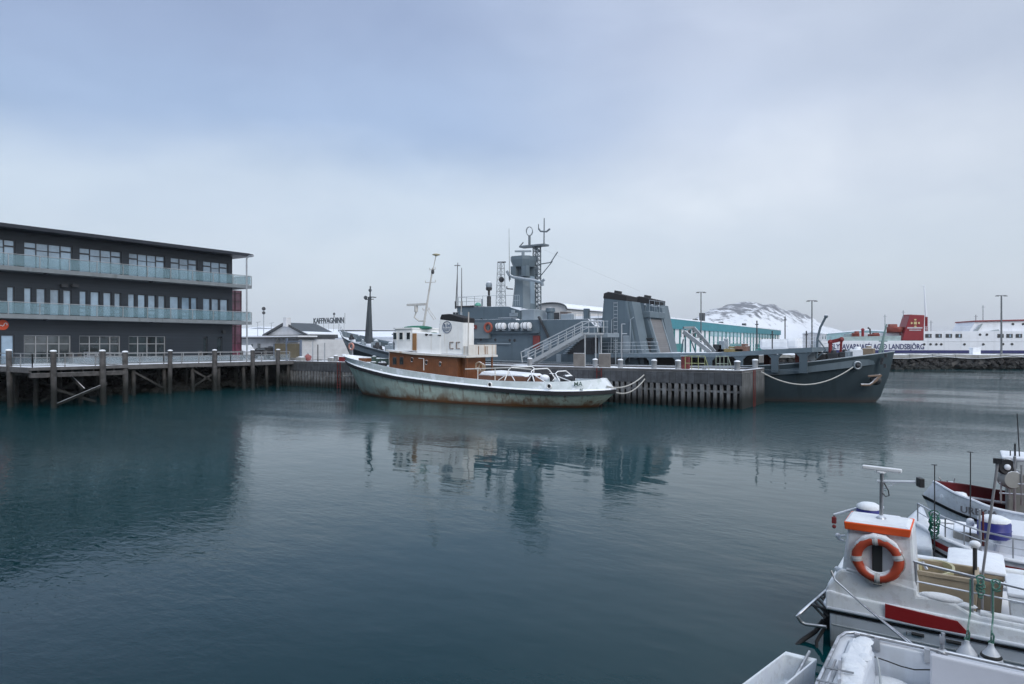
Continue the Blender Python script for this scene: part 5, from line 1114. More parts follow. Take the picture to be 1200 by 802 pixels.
for px in (1088, 1100, 1112, 1123.5, 1172.5, 1183, 1194):
    a, b_ = fp(px-3.7, 396, .02), fp(px+3.7, 391.5, .02); mb = MB(); mb.prism([(a.x, a.y, a.z), (b_.x, b_.y, a.z), (b_.x, b_.y, b_.z), (a.x, a.y, b_.z)], fnrm*.05); f = mb.build('window', DARK, ferry)
    m_ = a.lerp(b_, .5); mb = MB(); mb.prism([(m_.x, m_.y, a.z+.1), (b_.x-.1, b_.y, a.z+.1), (b_.x-.1, b_.y, b_.z-.1), (m_.x, m_.y, b_.z-.1)], fnrm*.07); mb.build('pane', PANE, f)
for px, py in ((1083, 403.7), (1090.5, 403.7), (1097.3, 403.7), (1103, 403.7), (1130.3, 403.7), (1152.3, 403.7), (1175.3, 403.5), (1186, 403.5), (1148.5, 392.3), (1156.5, 392.3), (1187, 380), (1199, 380)):
    q = fp(px, py, .03 if py > 385 else -.97); mb = MB(); mb.lathe(q, [(.27, 0), (.27, .05)], 14, fnrm); mb.build('porthole', DARK, ferry)
mb = MB(); mb.prism([fp(1136, 388.6, -1), fp(1340, 388.6, -1), fp(1340, 372, -1), fp(1143, 376.5, -1)], -fnrm*10); mb.build('bridge_deck', FW, ferry)
mb = MB(); mb.prism([fp(1142.5, 377.2, -.6), fp(1340, 373, -.6), fp(1340, 371.5, -.6), fp(1142.5, 375.8, -.6)], -fnrm*10.8); mb.build('red_eave', FRED, ferry)
mb = MB(); mb.prism([fp(1141, 388.4, -.4), fp(1150, 379.5, -.4), fp(1152, 379.5, -.4), fp(1146, 388.4, -.4)], -fnrm*.3); mb.prism([fp(1158, 388.4, -.4), fp(1170, 386, -.4), fp(1172, 388.4, -.4)], -fnrm*.5); mb.build('deck_screen', M('grey ferry fittings', (.28, .32, .34), .5, snow=.4), ferry)
a, b_ = fp(1084.5, 369, -2), fp(1083, 335, -2); mb = MB(); mb.tube([fp(1087, 399, -2), b_], .34, 8, r1=.12); mb.tube([b_-fdir*.6, b_+fdir*.2], .1, 6); mb.build('mast', FW, ferry)
mb = MB(); p = fp(1085.5, 388, -1.5); mb.beam(p, p+up*3.2, .55, .4); mb.tube([fp(1066.5, 369.2, -1), fp(1059, 369.5, -1)], .1, 5); mb.build('exhaust', FRED, ferry)
mb = MB()
for px, pt in ((1091, 376), (1143.5, 369), (1152, 358), (1058.5, 364), (1037, 369)): p = fp(px, 389, -4); mb.tube([p, fp(px, pt, -4)], .1, 5); mb.tube([fp(px, pt+2, -4)-fdir*.4, fp(px, pt+2, -4)+fdir*.4], .06, 4)
mb.build('aerial', STEEL, ferry)
mb = MB(); mb.prism([fp(985, 399.4, -.3), fp(985, 395, -.3), fp(1056, 393.5, -.3), fp(1056, 399.4, -.3)], -fnrm*.12); mb.build('deck_bulwark', M('pale green bulwark', (.30, .38, .38), .5, var=.15), ferry)
fbox(1063, 1082, zf(1070, 397), zf(1070, 399.4), 6, 'deckhouse', FW, -6)
fbox(992, 1000, zf(995, 391), zf(995, 399.5), 3, 'deckhouse', M('grey green deckhouse', (.26, .33, .34), .5, snow=.6), -3)
fbox(1005, 1056, zf(1030, 390), zf(1030, 394), 8, 'canopy', SNOWROOF, -3)
mb = MB()
for k in range(30): p = fp(1084+k*1.9, 388.2, -.4); mb.tube([p, p+up*1.0], .035, 4)
for h in (.5, 1.0): mb.tube([fp(1084, 388.2, -.4)+up*h, fp(1139, 388.2, -.4)+up*h], .03, 4)
mb.build('deck_rail', FW, ferry)
p, q = fp(1083, 399.8, .03), fp(1340, 399.8, .03); mb = MB(); mb.beam((p.x, p.y, zf(1100, 399.6)), (q.x, q.y, zf(1100, 399.6)), .08, .1); mb.build('belting', FW, ferry)
FLB = M('orange red boat hull', (.20, .042, .03), .5, var=.15)
def rescue(pxa, pxb, py, label, hgt, cab):
    a, b_ = fp(pxa, py, -1.5), fp(pxb, py, -1.5); t = thing('rescue_boat', label, 'lifeboat', a.lerp(b_, .5), frz); L_ = (b_-a).length; c_ = a.lerp(b_, .5)
    mb = MB(); mb.loft([[c_+fdir*(L_*s_/2)+(-fnrm)*(w_*q[0])+up*(hgt*q[1]) for q in ((-1, .35), (-.75, -.5), (0, -.75), (.75, -.5), (1, .35), (.6, .6), (-.6, .6))] for s_, w_ in ((-1, .12), (-.8, .8), (-.2, 1.05), (.5, .95), (1, .1))]); mb.build('hull', FLB, t, smooth=50)
    mb = MB(); mb.loft([[c_+fdir*(cab*L_*.15+L_*.2*s_)-fnrm*(w_*x)+up*(hgt*(.55+z)) for x, z in ((-.7, 0), (.7, 0), (.6, .65), (-.6, .65))] for s_, w_ in ((-1.3, .8), (-1, 1), (1, 1), (1.2, .8))]); mb.build('canopy', FLB, t, bevel=.06)
rescue(1039, 1059, 386.5, 'large orange lifeboat hung on the ferry just left of its red funnel', 1.05, -1)
rescue(998, 1007, 392.5, 'small red boat on the ferry deck nearest its stern', .7, 1)
rescue(1017, 1031, 393.5, 'low red boat on the ferry deck between the small one and the large lifeboat', .55, 1)
t = thing('deck_crane', 'small dark crane on the ferry aft deck', 'crane', fp(1018, 392, -2)); mb = MB(); mb.tube([fp(1020, 392, -2), fp(1019.5, 386, -2), fp(1017, 384, -2)], .2, 6); mb.build('jib', DARK, t); mb = MB(); mb.lathe(fp(1011, 395, -2), [(.3, 0), (.3, 1.5), (.45, 1.6), (.2, 2)], 10); mb.build('pedestal', FRED, t)
q = atd(1142.5, 416.5, 122); t = thing('white_cabinet', 'white cabinet standing on the far breakwater', 'cabinet', q); mb = MB(); mb.obox(V((q.x, q.y, 3.05)), 1.4, 1.0, 1.2, YAW); mb.build('body', WHITE, t, bevel=.03); mb = MB(); mb.obox(V((q.x, q.y, 3.72)), 1.5, 1.1, .16, YAW); mb.build('snow_cap', SNOW, t, bevel=.05)

# ------------------------------------------------------------------ lamp posts and poles on the quays
POST = M('lamp post grey', (.12, .13, .14), .5, .3)
def tlamp(px, top, Y, label, hw=1.0, r=.13):
    b_ = atd(px, 403, Y); e = atd(px, top, Y); b_.z = 2.5; t = thing('lamp_post', label, 'lamp post', b_, group='tall lamp posts on the quays'); mb = MB(); mb.tube([b_, e], r, 8, r1=r*.7); mb.build('post', POST, t)
    c_ = V((CS, SN, 0)); mb = MB(); mb.beam(e-c_*hw, e+c_*hw, .1, .1); mb.build('crossarm', POST, t)
    for s_ in (-1, 1): mb = MB(); mb.obox(e+c_*hw*s_*.85+V((0, 0, -.1)), .5, .35, .12, YAW); mb.build('lamp_head', POST, t)
tlamp(821.5, 342.5, 118, 'tall T headed lamp post rising in front of the teal warehouse', .7)
tlamp(951.5, 352.5, 112, 'tall T headed lamp post by the mountain, behind the ship stern', .75)
tlamp(1173.5, 346.5, 123, 'tall dark T headed lamp post on the far breakwater before the ferry', .9, .17)
tlamp(536, 311, 150, 'pale far lamp post just left of the ship bridge', .5, .1)
b_ = atd(289.5, 420, 72.5); b_.z = 2.5; t = thing('lamp_post', 'single armed lamp post at the end of the office balconies', 'lamp post', b_); e = atd(289, 305, 72.5)
mb = MB(); mb.tube([b_, e, e+V((.05, 0, .25)), e+V((.5, .1, .42))], .085, 7); mb.build('post', STEEL, t, smooth=60); mb = MB(); mb.obox(e+V((.62, .12, .42)), .55, .28, .13); mb.build('lamp_head', STEEL, t)
b_ = atd(309, 392, 125); b_.z = 2.5; e = atd(309, 362, 125); t = thing('lamp_post', 'slim pole with two round lamps above the gabled shed', 'lamp post', b_); mb = MB(); mb.tube([b_, e], .09, 6); mb.build('post', STEEL, t); mb = MB(); mb.ball(e, .35, 10); mb.build('lamp_head', DARK, t); mb = MB(); mb.ball(e-V((0, 0, .75)), .3, 10); mb.build('lamp_head', DARK, t)
for px, top in ((302, 378), (318, 379)):
    b_ = atd(px, 400, 115); e = atd(px, top, 115); b_.z = 2.5; t = thing('lamp_post', 'short lamp with a flat cross head %s the two round lamps' % ('left of' if px < 309 else 'right of'), 'lamp post', b_); mb = MB(); mb.tube([b_, e], .06, 5); mb.build('post', STEEL, t); mb = MB(); mb.beam(e-V((.45, 0, 0)), e+V((.45, .2, .1)), .1, .08); mb.build('crossarm', STEEL, t)

# ------------------------------------------------------------------ things on the pier root by the shed
TANP = M('tan board fence', (.15, .13, .085), .8, var=.2, planks=(0, .25, .35), snow=.3)
a, b_ = aty(336, 420, 51.5), aty(352, 420, 51.5); t = thing('gate', 'tan boarded gate between blue grey posts at the pier root', 'gate', (a.x, 51.5, PZ))
mb = MB(); mb.box(a.x-2.2, a.x-.2, 51.5, 51.6, PZ+.35, PZ+2.0); mb.box(a.x+.1, b_.x-.1, 51.5, 51.6, PZ+.35, PZ+2.0); mb.build('board_panel', TANP, t)
mb = MB()
for x, h in ((a.x-2.3, 2.0), (a.x-.05, 2.6), (b_.x, 2.4)): mb.box(x-.1, x+.1, 51.45, 51.65, PZ, PZ+h)
mb.box(a.x, b_.x, 51.5, 51.6, PZ+2.2, PZ+2.3); mb.build('post', M('blue grey post', (.12, .15, .20), .6, snow=.4), t)
def vehicle(c, ln, ht, wd, rz, body, label, cat, name):
    t = thing(name, label, cat, c, rz); m_ = Matrix.Rotation(rz, 3, 'Z'); W = lambda x, y, z: V(c)+m_ @ V((x, y, z))
    mb = MB(); pr = [(-.5, .22), (-.5, .55), (-.42, .6), (-.3, .95), (.18, 1.0), (.32, .62), (.47, .55), (.5, .25)]
    mb.loft([[W(x*ln, y*wd/2*(.88 if z > .7 else 1), z*ht) for x, z in pr] for y in (-1, -.92, .92, 1)]); mb.build('body', body, t, bevel=.05)
    mb = MB()
    mb.loft([[W(x*ln, y, z*ht) for x, z in ((-.29, .62), (-.26, .9), (.15, .92), (.25, .62))] for y in (-wd*.47, wd*.47)]); mb.build('side_window', PANED, t)
    for x in (-.31, .31):
        for y in (-1, 1): mb = MB(); mb.lathe(W(x*ln, y*wd*.44, .32), [(.32, -.1), (.32, .1)], 14, m_ @ V((0, 1, 0))); mb.build('wheel', BLACK, t)
q = aty(313, 420, 57.5); vehicle((q.x, 57.5, 2.51), 4.2, 1.5, 1.8, 0, BLACK, 'black car parked in front of the pale shed, left of the pair', 'car', 'parked_car')
q = aty(325, 420, 58.3); vehicle((q.x, 58.3, 2.51), 4.3, 1.7, 1.8, math.pi, M('black car paint', (.02, .02, .024), .3, snow=.3), 'black car parked in front of the pale shed, next to the tan gate', 'car', 'parked_car')
q = aty(284, 420, 56.5); vehicle((q.x, 56.5, 2.51), 4.4, 1.8, 1.9, 0, M('white car paint', (.6, .62, .64), .3, snow=.5), 'white car beside the wine red stair tower', 'car', 'parked_car')
for px, top, lb in ((366.5, 400, 'thin steel post on the pier root, leftmost of the three'), (372.5, 404, 'shorter dark post between two thin steel posts'), (380.5, 402, 'thin steel post on the pier root, nearest the tug bow')):
    q = aty(px, 420, 50.5); e = aty(px, top, 50.5); t = tag(MB().tube([(q.x, 50.5, PZ), (q.x, 50.5, e.z)], .06, 6).build('steel_post', STEEL if top != 404 else DARK), lb, 'post', group='posts on the pier root')
q = aty(361, 417, 50.8); t = thing('buoy_heap', 'faded pink and white buoy lying on the pier root', 'buoy', (q.x, 50.8, PZ)); mb = MB(); mb.ball((q.x, 50.8, PZ+.42), .42, 14, (1.2, 1, 1)); mb.build('float', M('faded pink buoy', (.24, .08, .075), .6, var=.3, patch=((.6, .6, .6), .8, 1.5)), t, smooth=70); mb = MB(); mb.torus((q.x, 50.8, PZ+.86), .1, .035); mb.build('eye', STEEL, t)
q = aty(412.5, 405, 50); t = thing('lifebuoy', 'faded pink lifebuoy on a short post by the tug bow', 'lifebuoy', (q.x, 50, PZ)); mb = MB(); mb.torus((q.x, 49.9, q.z-.1), .32, .1, (0, 1, 0), 22, 8); mb.build('ring', M('pink lifebuoy cover', (.42, .20, .16), .6, var=.2, snow=.4), t, smooth=60); mb = MB(); mb.box(q.x-.06, q.x+.06, 49.98, 50.1, PZ, q.z+.2); mb.build('post', STEEL, t)
q = aty(403.5, 422, 47.9); t = thing('red_box', 'low red box on the pier edge at the tug bow', 'box', (q.x, 48.2, PZ+.15)); mb = MB(); mb.box(q.x-.9, q.x+.9, 47.95, 48.6, PZ+.16, PZ+.62); mb.build('body', RED, t, bevel=.04); mb = MB(); mb.box(q.x-.88, q.x+.88, 47.97, 48.58, PZ+.622, PZ+.70); mb.build('snow_cap', SNOW, t, bevel=.03)
# low bench and pallets on the root; concrete blocks behind
for px, y, w_, lb in ((352.5, 49.6, .45, 'small grey block in the snow under the tan gate'), (389, 49.2, .35, 'small grey block left of the pier bollard near the tug bow')):
    q = aty(px, 424, y); t = thing('concrete_block', lb, 'block', (q.x, y, PZ)); mb = MB(); mb.box(q.x-w_, q.x+w_, y-.3, y+.3, PZ, PZ+.5); mb.build('block', CAP, t, bevel=.04); mb = MB(); mb.ball((q.x, y, PZ+.5), w_*.9, 10, (1, .7, .2)); mb.build('snow_cap', SNOW, t, smooth=70)
# ------------------------------------------------------------------ small boats moored below the camera
def snowcap(mbpts, th=.05): pass
BEIGE = M('beige fish tub plastic', (.40, .33, .235), .5, var=.08, scale=3)
YEL = M('pale yellow tub plastic', (.52, .49, .30), .45, var=.08)
GELS = M('snow dusted gelcoat', (.66, .70, .76), .35, var=.06, scale=3, snow=.85, streak=((.40, .41, .40), .35), spec=.5)
BLUE = M('blue plastic barrel', (.03, .035, .22), .4, var=.12)
RSTR = M('boat red stripe', (.28, .014, .016), .4, var=.06)
MAROON = M('maroon bulwark paint', (.10, .010, .014), .45, var=.15)
GREYW = M('pale grey hull side', (.46, .50, .52), .4, var=.08, streak=((.30, .32, .30), .4))
SLOT = M('dark fitting', (.03, .033, .035), .5)

A_ = thing('fishing_boat', 'small white fishing boat with orange topped wheelhouse and red side stripe', 'fishing boat', (1.5, 12.2, 0))
HULLA = M('white hull below the rubbing rail', (.68, .74, .82), .35, var=.06, streak=((.34, .37, .36), .5), boot=(.10, (.10, .02, .02), (.30, .32, .33)))
mb = MB(); rings = []
for x, k in ((-1.72, 0), (-1.6, 0), (1.5, 0), (4.2, .0), (5.8, .55), (7.0, 1.25)):
    rings.append([V((x, y, z)) for y, z in ((11.3+k*.9, -.5), (11.04+k, .02), (10.99+k*.95, .53), (13.61-k*.95, .53), (13.56-k, .02), (13.3-k*.9, -.5))])
mb.loft(rings); ha = mb.build('hull', HULLA, A_, smooth=30, bevel=.02)
mb = MB(); mb.tube([(-1.79, 13.4, .555), (-1.79, 11.15, .555), (-1.74, 11.0, .555), (4.2, 10.97, .555)], .03, 8); mb.build('rubbing_rail', BLACK, ha, smooth=60)
mb = MB(); mb.tube([(-1.80, 13.4, .605), (-1.80, 11.13, .605), (-1.75, 10.975, .605), (4.2, 10.945, .605)], .032, 8); mb.build('white_rail', GELS, ha, smooth=60)
mb = MB(); mb.beam((-1.70, 11.005, .36), (4.2, 10.985, .36), .012, .012); mb.build('hull_seam', GREYW, ha)
for px, py, ln in ((1062.3, 742.2, 0), (1075.5, 744, .075), (1117.5, 753, .085)):
    q = aty(px, py, 10.985); mb = MB(); mb.tube([q+V((-ln, 0, 0)), q+V((max(ln, .006), 0, 0))], .024, 8); mb.build('through_hull', SLOT, ha, smooth=60)
# topside: transom sweep, bulwark and coaming
prof = [(-1.78, .60), (-1.78, .85), (-1.75, .92), (-1.68, 1.0), (-1.63, 1.12), (-1.57, 1.19), (-1.45, 1.19), (-.62, 1.10), (-.60, .99), (-.42, 1.01), (-.16, .98), (-.02, .90), (.12, .87), (4.2, .82), (4.2, .60)]
mb = MB(); mb.prism([(x, 11.02, z) for x, z in prof], (0, .16, 0)); bwA = mb.build('bulwark', GEL, A_, bevel=.035)
mb = MB(); mb.prism([(x, 10.985-(.03 if z < .7 else 0), z) for x, z in ((-1.77, .605), (-1.77, .84), (-1.70, .855), (-1.45, .82), (4.2, .745), (4.2, .605))], (0, .06, 0)); mb.build('bulwark_flare', GEL, A_, bevel=.02)
mb = MB(); mb.box(-1.78, -1.66, 11.18, 13.5, .58, .9); mb.box(-1.78, 4.2, 13.45, 13.58, .58, .9); mb.build('bulwark', GEL, A_, bevel=.03)
mb = MB(); mb.box(-1.64, 4.2, 11.2, 13.4, .30, .56); mb.build('deck', GELS, A_)
mb = MB(); mb.ball((-.33, 11.10, 1.0), .2, 14, (1.35, .45, .32)); mb.ball((-.10, 11.10, .955), .14, 12, (1.4, .5, .3)); mb.tube([(.12, 11.1, .88), (4.2, 11.1, .83)], .055, 8); mb.tube([(-1.5, 11.05, 1.19), (-1.2, 11.05, 1.16)], .03, 6); mb.build('snow_drift', SNOW, A_, smooth=80)
a, b_, c_, d_ = aty(1037, 708.5, 10.93), aty(1122, 729, 10.93), aty(1141, 749, 10.93), aty(1037, 724, 10.93)
mb = MB(); mb.prism([(a.x, 10.946, a.z), (b_.x, 10.946, b_.z), (c_.x, 10.94, c_.z), (d_.x, 10.94, d_.z)], (0, .02, 0)); mb.build('red_stripe', RSTR, bwA)
# wheelhouse with flared foot, orange band, snow roof
mb = MB(); mb.loft([[V((x0, y0, z)), V((x1, y0, z)), V((x1, y1, z)), V((x0, y1, z))] for x0, x1, y0, y1, z in ((-1.62, -.60, 11.025, 11.72, .6), (-1.62, -.60, 11.025, 11.72, .88), (-1.59, -.605, 11.03, 11.7, 1.10), (-1.56, -.62, 11.05, 11.69, 1.18), (-1.475, -.665, 11.06, 11.68, 1.9))]); wa = mb.build('wheelhouse', GEL, A_, bevel=.04)
a, b_ = aty(988.7, 610.5, 10.98), aty(1066, 622.3, 10.98)
zo1 = (a.z+b_.z)/2; zo0 = zo1-.085
mb = MB(); mb.loft([[V((x0, y0, z)), V((x1, y0, z)), V((x1, y1, z)), V((x0, y1, z))] for x0, x1, y0, y1, z in ((a.x+.01, b_.x, 11.0, 11.72, zo0-.03), (a.x, b_.x+.02, 10.98, 11.75, zo1))]); mb.build('orange_band', ORANGE, A_, bevel=.015)
mb = MB(); mb.loft([[V((x0, y0, z)), V((x1, y0, z)), V((x1, y1, z)), V((x0, y1, z))] for x0, x1, y0, y1, z in ((a.x+.01, b_.x+.005, 10.99, 11.66, zo1+.002), (a.x+.06, b_.x-.05, 11.05, 11.6, zo1+.03))]); mb.build('roof_snow', SNOW, A_, bevel=.01)
q = aty(1028, 650, 11.04); mb = MB(); mb.box(q.x-.065, q.x+.065, 11.02, 11.056, q.z-.25, q.z+.24); mb.build('side_slot', SLOT, wa, bevel=.01)
for px, py in ((982, 628), (981, 667)):
    q = aty(px, py, 11.2); mb = MB(); mb.tube([q+V((.1, 0, .02)), q, q+V((.0, 0, -.05)), q+V((.08, 0, -.06))], .016, 6); mb.ball(q, .04, 8); mb.build('door_hook', GELS, wa)
mb = MB(); q = aty(1072, 660, 11.05); mb.tube([(-.63, 11.4, 1.35), (-.55, 11.35, 1.38), (-.5, 11.3, 1.3)], .02, 6); mb.build('grab_handle', INOX, wa)
# radar and lamp arm on the roof post
zt = aty(1033, 553, 11.35).z; xp = aty(1032.5, 600, 11.35).x
mb = MB(); mb.tube([(xp, 11.35, zo1), (xp+.01, 11.35, zt)], .026, 8); mb.lathe((xp, 11.35, zo1+.03), [(.07, 0), (.06, .02), (.03, .05)], 10); mb.build('mast', INOX, A_, smooth=50)
a, b_ = aty(1010.5, 547, 11.35), aty(1057, 552.5, 11.35); mb = MB(); mb.beam(a, b_, .09, .055); mb.lathe(V((xp, 11.35, zt-.02)), [(.07, 0), (.07, .03)], 10); mb.build('radar', WHITE, A_, bevel=.02)
a, b_ = aty(1036, 563.5, 11.35), aty(1073, 565, 11.35); mb = MB(); mb.tube([aty(1028, 564, 11.35), b_], .022, 6); mb.tube([aty(1050, 566, 11.35), aty(1036, 573, 11.35)], .008, 5); arm = mb.build('lamp_arm', GELS, A_); mb = MB(); mb.obox(aty(1078.5, 565.5, 11.35), .07, .14, .13, .4); mb.build('lamp', DARK, arm, bevel=.01)
mb = MB(); p = [aty(px, py, 11.33) for px, py in ((1036, 566), (1041, 575), (1042, 581), (1038, 582), (1034, 578))]; mb.tube(p, .009, 5); mb.build('cable', DARK, A_)
mb = MB(); mb.box(-1.5, -.95, 12.5, 13.3, .5, 1.58); mb.build('gear_locker', GELS, A_, bevel=.04)
a, b_ = aty(977.5, 603.5, 12.8), aty(1012, 593.5, 12.8); mb = MB(); mb.tube([a, b_, b_+V((.3, 0, .02))], .022, 7); mb.tube([b_+V((.2, 0, 0)), (b_.x+.2, 12.8, 1.5)], .03, 7); mb.build('boom', GELS, A_, smooth=60)
mb = MB(); mb.obox(a+V((0, 0, -.09)), .07, .06, .11); mb.ball(a+V((0, 0, -.20)), .035, 8); mb.tube([a, a+V((0, 0, -.06))], .012, 5); mb.build('block', M('red block', (.20, .03, .03), .5), A_, bevel=.015)
# stern grating and ladder frame, rudder gear
mb = MB(); p1, p2, p3, p4 = V((-1.78, 11.55, .74)), atx(934, 722, -2.16), atx(940, 731, -2.10), V((-1.76, 10.98, .31)); mb.tube([p1, p1.lerp(p2, .9), p2, p2.lerp(p3, .8), p3+V((.05, 0, 0)), p4], .024, 8); fr = mb.build('stern_frame', INOX, A_, smooth=60)
mb = MB()
for k in range(7): t_ = .08+k*.085; a = p1.lerp(p2, t_); mb.beam(a, a+V((.30-t_*.0, -.30, -.12))*(1-t_*.4), .03, .02)
a, b_ = p1.lerp(p2, .62), V((-1.76, 11.05, .55)); mb.tube([a, b_], .018, 6); mb.build('grating', SLOT, fr)
mb = MB(); mb.obox((-1.86, 11.8, .12), .12, .2, .75); mb.build('rudder', BLACK, A_); mb = MB(); mb.tube([(-1.84, 11.25, .3), (-1.95, 11.2, .12), (-2.1, 11.0, .02), (-2.18, 10.8, -.05)], .035, 6); mb.tube([(-1.8, 11.1, .25), (-1.9, 11.0, .05), (-1.85, 10.8, -.1)], .025, 6); mb.build('weedy_chain', BLACK, A_, smooth=50)
# guard rails
mb = MB(); T1 = [aty(1067, 657, 11.08), aty(1080, 661, 11.08), aty(1200, 690.5, 11.08)]; T1.append(T1[-1]+V((2.5, 0, -.05))); mb.tube(T1, .020, 7)
T2 = [aty(1072, 681, 11.08), aty(1200, 706.5, 11.08)]; T2.append(T2[-1]+V((2.5, 0, -.05))); mb.tube(T2, .012, 6); rl = mb.build('guard_rail', INOX, A_, smooth=60)
for px, pt in ((1073, 658), (1139, 675), (1163, 681)):
    x = aty(px, pt, 11.08).x; mb = MB(); mb.tube([(x, 11.08, .84), (x, 11.08, aty(px, pt, 11.08).z)], .02, 7); mb.build('stanchion', INOX, A_, smooth=60)
mb = MB(); q = aty(1142.5, 642, 11.9); mb.tube([(q.x, 11.9, .5), (q.x, 11.9, q.z)], .028, 8); po = mb.build('hauling_post', DARK, A_); mb = MB(); mb.tube([(q.x-.05, 11.9, q.z), (q.x+.05, 11.9, q.z)], .02, 6); mb.ball((q.x, 11.9, q.z+.05), .075, 10, (1, 1, .7)); mb.build('snow_cap', SNOW, po, smooth=60)
mb = MB(); a, b_ = aty(1151, 676, 11.3), aty(1169, 543, 11.3); mb.tube([a-V((0, 0, .5)), a, b_], .017, 7); rod = mb.build('rod', M('grey rod', (.25, .25, .26), .5), A_); mb = MB(); mb.obox(b_+V((.0, 0, .03)), .10, .06, .07); mb.build('rod_head', DARK, rod)
# tubs on deck
def tub(name, label, x0, x1, y0, y1, z0, z1, mat, lid=None):
    t = thing(name, label, 'tub', ((x0+x1)/2, (y0+y1)/2, z0)); th = .035
    mb = MB(); o_ = lambda i, z, g=0: [V((x0+i-g, y0+i-g, z)), V((x1-i+g, y0+i-g, z)), V((x1-i+g, y1-i+g, z)), V((x0+i-g, y1-i+g, z))]
    mb.loft([o_(.03, z0), o_(0, z1-.06), o_(0, z1-.06, .02), o_(0, z1, .02), o_(th, z1), o_(th+.03, z0+.05)]); mb.build('body', mat, t, bevel=.02)
    if lid: mb = MB(); mb.loft([o_(0, z1+.004, .03), o_(0, z1+.05, .03), o_(.06, z1+.09), o_(.2, z1+.11)]); mb.build('lid_snow', SNOW, t, smooth=60, bevel=.015)
    return t
xa, xb = aty(1071, 668, 11.4).x, aty(1146, 690, 11.4).x
tub('fish_tub', 'open beige fish tub behind the rail of the orange topped boat', xa, xb, 11.4, 12.05, .57, aty(1110, 674, 11.4).z, BEIGE)
xa, xb = aty(1112, 660, 12.3).x, aty(1176, 668, 12.3).x
tub('fish_tub', 'beige fish tub with a thick snowy white lid at the middle of the boat', xa, xb, 12.2, 13.2, .57, aty(1140, 668, 12.2).z-.03, BEIGE, True)
xa = aty(1183, 690, 11.5).x
tub('fish_tub', 'white fish tub with snowy lid at the right edge beside the rail', xa, xa+1.1, 11.4, 12.3, .57, aty(1190, 690, 11.4).z-.12, GEL, True)
q = aty(1098, 653, 12.15); t = thing('round_tub', 'pale yellow round tub tilted in the open beige tub', 'tub', (q.x, 12.0, .7)); mb = MB(); ax = V((-.12, -.12, 1)); c_ = V((q.x, 11.85, .75)); mb.lathe(c_, [(.22, 0), (.27, .42), (.295, .43), (.295, .47), (.26, .47), (.22, .1), (0.02, .06)], 22, ax); mb.build('body', YEL, t, smooth=40)
# lifebuoy on the wheelhouse side
q = aty(1028.3, 655.5, 10.98); t = thing('lifebuoy', 'orange lifebuoy with pale bands and snow on the white wheelhouse side', 'lifebuoy', (q.x, 11.0, q.z)); c_ = V((q.x, 10.985, q.z)); R_ = .268
mb = MB(); mb.torus(c_, R_, .068, (0, 1, 0), 40, 12); mb.build('ring', BUOY, t, smooth=70)
for a in (math.pi*.08, math.pi*.5+.1, math.pi*1.0+.1, math.pi*1.5):
    pc = c_+V((math.cos(a), 0, math.sin(a)))*R_; mb = MB(); mb.torus(pc, .071, .008, (-math.sin(a), 0, math.cos(a)), 14, 5); mb.lathe(pc, [(.071, -.035), (.072, -.03), (.072, .03), (.071, .035)], 14, (-math.sin(a), 0, math.cos(a))); mb.build('band', M('pale reflective band', (.55, .55, .55), .4), t, smooth=50)
mb = MB(); mb.tube([c_+V((math.cos(a)*(R_+.062+.018*math.cos(4*a)), -.035, math.sin(a)*(R_+.062+.018*math.cos(4*a)))) for a in [k*math.tau/40 for k in range(40)]], .008, 5, True); mb.build('grab_line', ROPE, t)
mb = MB(); sg_ = [math.pi*(.5+(k-8)*.048) for k in range(17)]
prev = [c_+V((math.cos(a)*(R_+.045), -.012, math.sin(a)*(R_+.045))) for a in sg_]
rr_ = [max(.006, .052*math.sin(math.pi*(k+.3)/16.6)**.6*(1+.16*math.sin(k*2.3))) for k in range(17)]
mb.loft([[p+(V((math.cos(a), 0, math.sin(a)))*math.cos(b)+V((0, 1, 0))*math.sin(b))*r for b in [m*math.tau/10 for m in range(10)]] for p, a, r in zip(prev, sg_, rr_)])
mb.build('snow_cap', SNOW, t, smooth=80)
mb = MB(); mb.tube([c_+V((math.cos(a)*(R_-.064), .0, math.sin(a)*(R_-.064))) for a in [math.pi*(1.5+(k-6)*.045) for k in range(13)]], .02, 8)
mb.build('snow_cap', SNOW, t, smooth=80)
mb = MB(); mb.box(c_.x-.05, c_.x+.05, 10.98, 11.06, c_.z-.37, c_.z-.25); mb.build('holder', SLOT, t)
